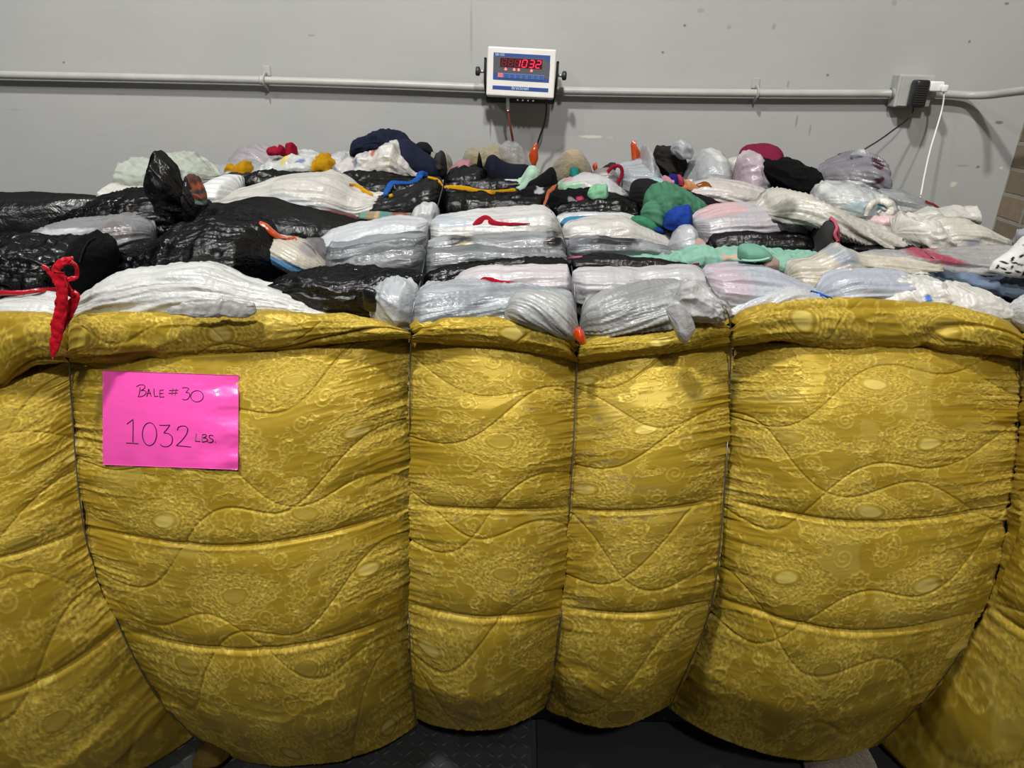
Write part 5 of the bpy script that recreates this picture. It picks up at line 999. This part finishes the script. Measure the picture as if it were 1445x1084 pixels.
def text(name, s, p, height, mat, parent):
    cu = bpy.data.curves.new('t', 'FONT'); cu.body = s; cu.size = height; cu.extrude = .0003; cu.align_x = 'LEFT'
    o = bpy.data.objects.new('t', cu); COL.objects.link(o)
    dg = bpy.context.evaluated_depsgraph_get(); me = bpy.data.meshes.new_from_object(o.evaluated_get(dg))
    vs = np.array([v.co[:] for v in me.vertices]); fs = [list(f.vertices) for f in me.polygons]
    bpy.data.objects.remove(o); bpy.data.curves.remove(cu)
    c = D(*p, .0022); V = c+vs[:, :1]*ex+vs[:, 1:2]*ez2-vs[:, 2:3]*ey2
    return mesh(name, V, fs, M[mat], parent, False)
sc_ = dw/1235.0
text('model_lettering', 'SBI-505', (238, 222), 48*sc_*1.15, 'lettering', ind)
text('maker_lettering', 'Brecknell', (530, 853), 74*sc_*1.12, 'lettering', ind)
# bracket and knobs
for s, (kx, ky) in ((-1, (672, 101)), (1, (796, 109))):
    o_ = dc+ex*(s*(dw/2+.008))
    A_ = [o_+ez2*.045+ey2*.03, o_+ez2*.02+ey2*.03, o_-ez2*.03+ey2*.05, np.array([o_[0], WALLY-.004, o_[2]-.07])]
    tube('bracket_arm', A_, .020, M['darksteel'], ind, n=8, flat=.25, up=tuple(ex))
    K = dc+ex*(s*(dw/2+.012))+ey2*.03
    kb = tube('knob_stem', [K, K+ex*s*.014], .006, M['steel'], ind, n=12)
    kn_ = tube('knob', [K+ex*s*.014, K+ex*s*.017, K+ex*s*.028, K+ex*s*.031], [.010, .016, .016, .011], M['darksteel'], ind, n=14, sub=1)
boxes('bracket_plate', [((dc[0], WALLY-.004, dc[2]-.085), (dw*1.06, .006, .05), .002)], M['darksteel'], ind)
for i in range(4):
    q = dc-ez2*(dh/2+.006)+ex*(-.005+.012*i)*1.6+ey2*.02
    tube('port_screw', [q, q-ez2*.006], .004, M['steel'], ind, n=10)
# cables
def cable(name, lst, r, mat, label=None, parent=None, cat='cable'):
    o = tube(name, [unp1(*p) for p in lst], r, mat, parent, n=10)
    if label: tagm(o, label, cat)
    return o
sc = thing('sensor_cable', 'red brown cable with a metal connector hanging from the display', 'cable', tuple(unp1(718, 150, 2.88)))
cable('connector', [(716.5, 138, 2.875), (716.8, 146, 2.875), (717, 156, 2.878)], .0065, M['steel'], parent=sc)
cable('cord', [(717, 156, 2.878), (718.5, 168, 2.885), (721, 183, 2.90), (724, 200, 2.93), (726, 220, 2.96), (722, 250, 2.97)], .0045, M['cordred'], parent=sc)
cable('power_cable', [(771, 139, 2.88), (771, 155, 2.885), (768, 175, 2.9), (762, 192, 2.92), (757, 210, 2.93), (754, 250, 2.95)], .0036, M['blackpl'], 'thin black cord hanging from the right of the display')

# ------------------------------------------------------------------ outlet box
OB = [unp1(x, y, WALLY-.06) for x, y in ((1270, 104), (1318, 106), (1313, 153), (1262, 151))]
oc = sum(OB)/4; ow = (np.linalg.norm(OB[1]-OB[0])+np.linalg.norm(OB[2]-OB[3]))/2; oh = (OB[0][2]-OB[3][2]+OB[1][2]-OB[2][2])/2
ob = thing('outlet_box', 'grey metal outlet box on the wall at the right with plugs in it', 'outlet', tuple(oc))
boxes('box_body', [((oc[0], WALLY-.03, oc[2]), (ow, .058, oh), .006)], M['boxgrey'], ob)
boxes('cover_plate', [((oc[0]+.004, WALLY-.062, oc[2]), (ow*.92, .006, oh*.92), .003)], M['boxgrey'], ob)
for dx, dz in ((-.36, .40), (.36, .40), (-.36, -.40), (.36, -.40)):
    c = (oc[0]+.004+ow*dx, WALLY-.065, oc[2]+oh*dz); tube('cover_screw', [c, (c[0], c[1]-.004, c[2])], .005, M['darksteel'], ob, n=10)
tube('mount_lug', [(oc[0]-ow*.28, WALLY-.063, oc[2]+oh*.42), (oc[0]-ow*.28, WALLY-.069, oc[2]+oh*.42)], .012, M['boxgrey'], ob, n=14)
of_ = boxes('outlet_face', [((oc[0]+.028, WALLY-.067, oc[2]-.0), (.038, .006, oh*.62), .002)], M['boxgrey'], ob)
boxes('socket', [((oc[0]+.028, WALLY-.071, oc[2]-.03), (.022, .003, .020), .003)], M['darksteel'], of_)
A0 = unp1(1295, 132.5, WALLY-.09)
ad = thing('power_adapter', 'black power adapter plugged into the outlet box', 'adapter', tuple(A0))
ab_ = boxes('adapter_body', [((A0[0], WALLY-.095, A0[2]), (.052, .050, .098), .010)], M['blackpl'], ad, True)
for i in range(9): boxes('grip_rib', [((A0[0], WALLY-.121, A0[2]-.034+i*.008), (.044, .002, .003), .0006)], M['darksteel'], ab_)
cable('adapter_cord', [(1289, 150, WALLY-.08), (1288, 158, WALLY-.08), (1280, 169, WALLY-.09), (1264, 181, WALLY-.13), (1245, 195, WALLY-.2), (1226, 207, WALLY-.33), (1214, 214, WALLY-.5)], .003, M['blackpl'], parent=ad)
B0 = unp1(1320, 122, WALLY-.09)
wp = thing('white_charger', 'white charger plug with a white cord in the outlet box', 'charger', tuple(B0))
cb_ = boxes('charger_body', [((B0[0]-.004, WALLY-.09, B0[2]), (.052, .045, .036), .006)], M['whitepl'], wp, True)
boxes('plug_head', [((B0[0]+.018, WALLY-.115, B0[2]-.006), (.024, .03, .026), .006)], M['whitepl'], cb_, True)
cable('charger_cord', [(1331, 126, WALLY-.12), (1332, 137, WALLY-.12), (1329, 155, WALLY-.12), (1322, 180, WALLY-.15), (1313, 210, WALLY-.22), (1306, 240, WALLY-.34), (1299, 277, WALLY-.55)], .0030, M['whitepl'], parent=wp)

# ------------------------------------------------------------------ low things on the floor
L_('woven_bundle', 'fleece', "1135,1075 1145,1060 1165,1052 1195,1048 1220,1050 1232,1062 1236,1084", "1135,1090 1180,1092 1236,1090", '6E6048', 'rib', Y=1.47, dep=.10, ext=0, seed=300, amp=.5, label='pale beige woven bundle half hidden under the right side of the bale', cat='bundle', bvh=False)
L_('fabric_end', 'cloth', "272,1072 280,1056 296,1049 312,1054 324,1064", "272,1074 300,1074 324,1068", '40300C', 'fold', Y=1.42, dep=.05, ext=0, seed=301, label='gold fabric end tucked under the left quilt lobe', cat='cloth', bvh=False)
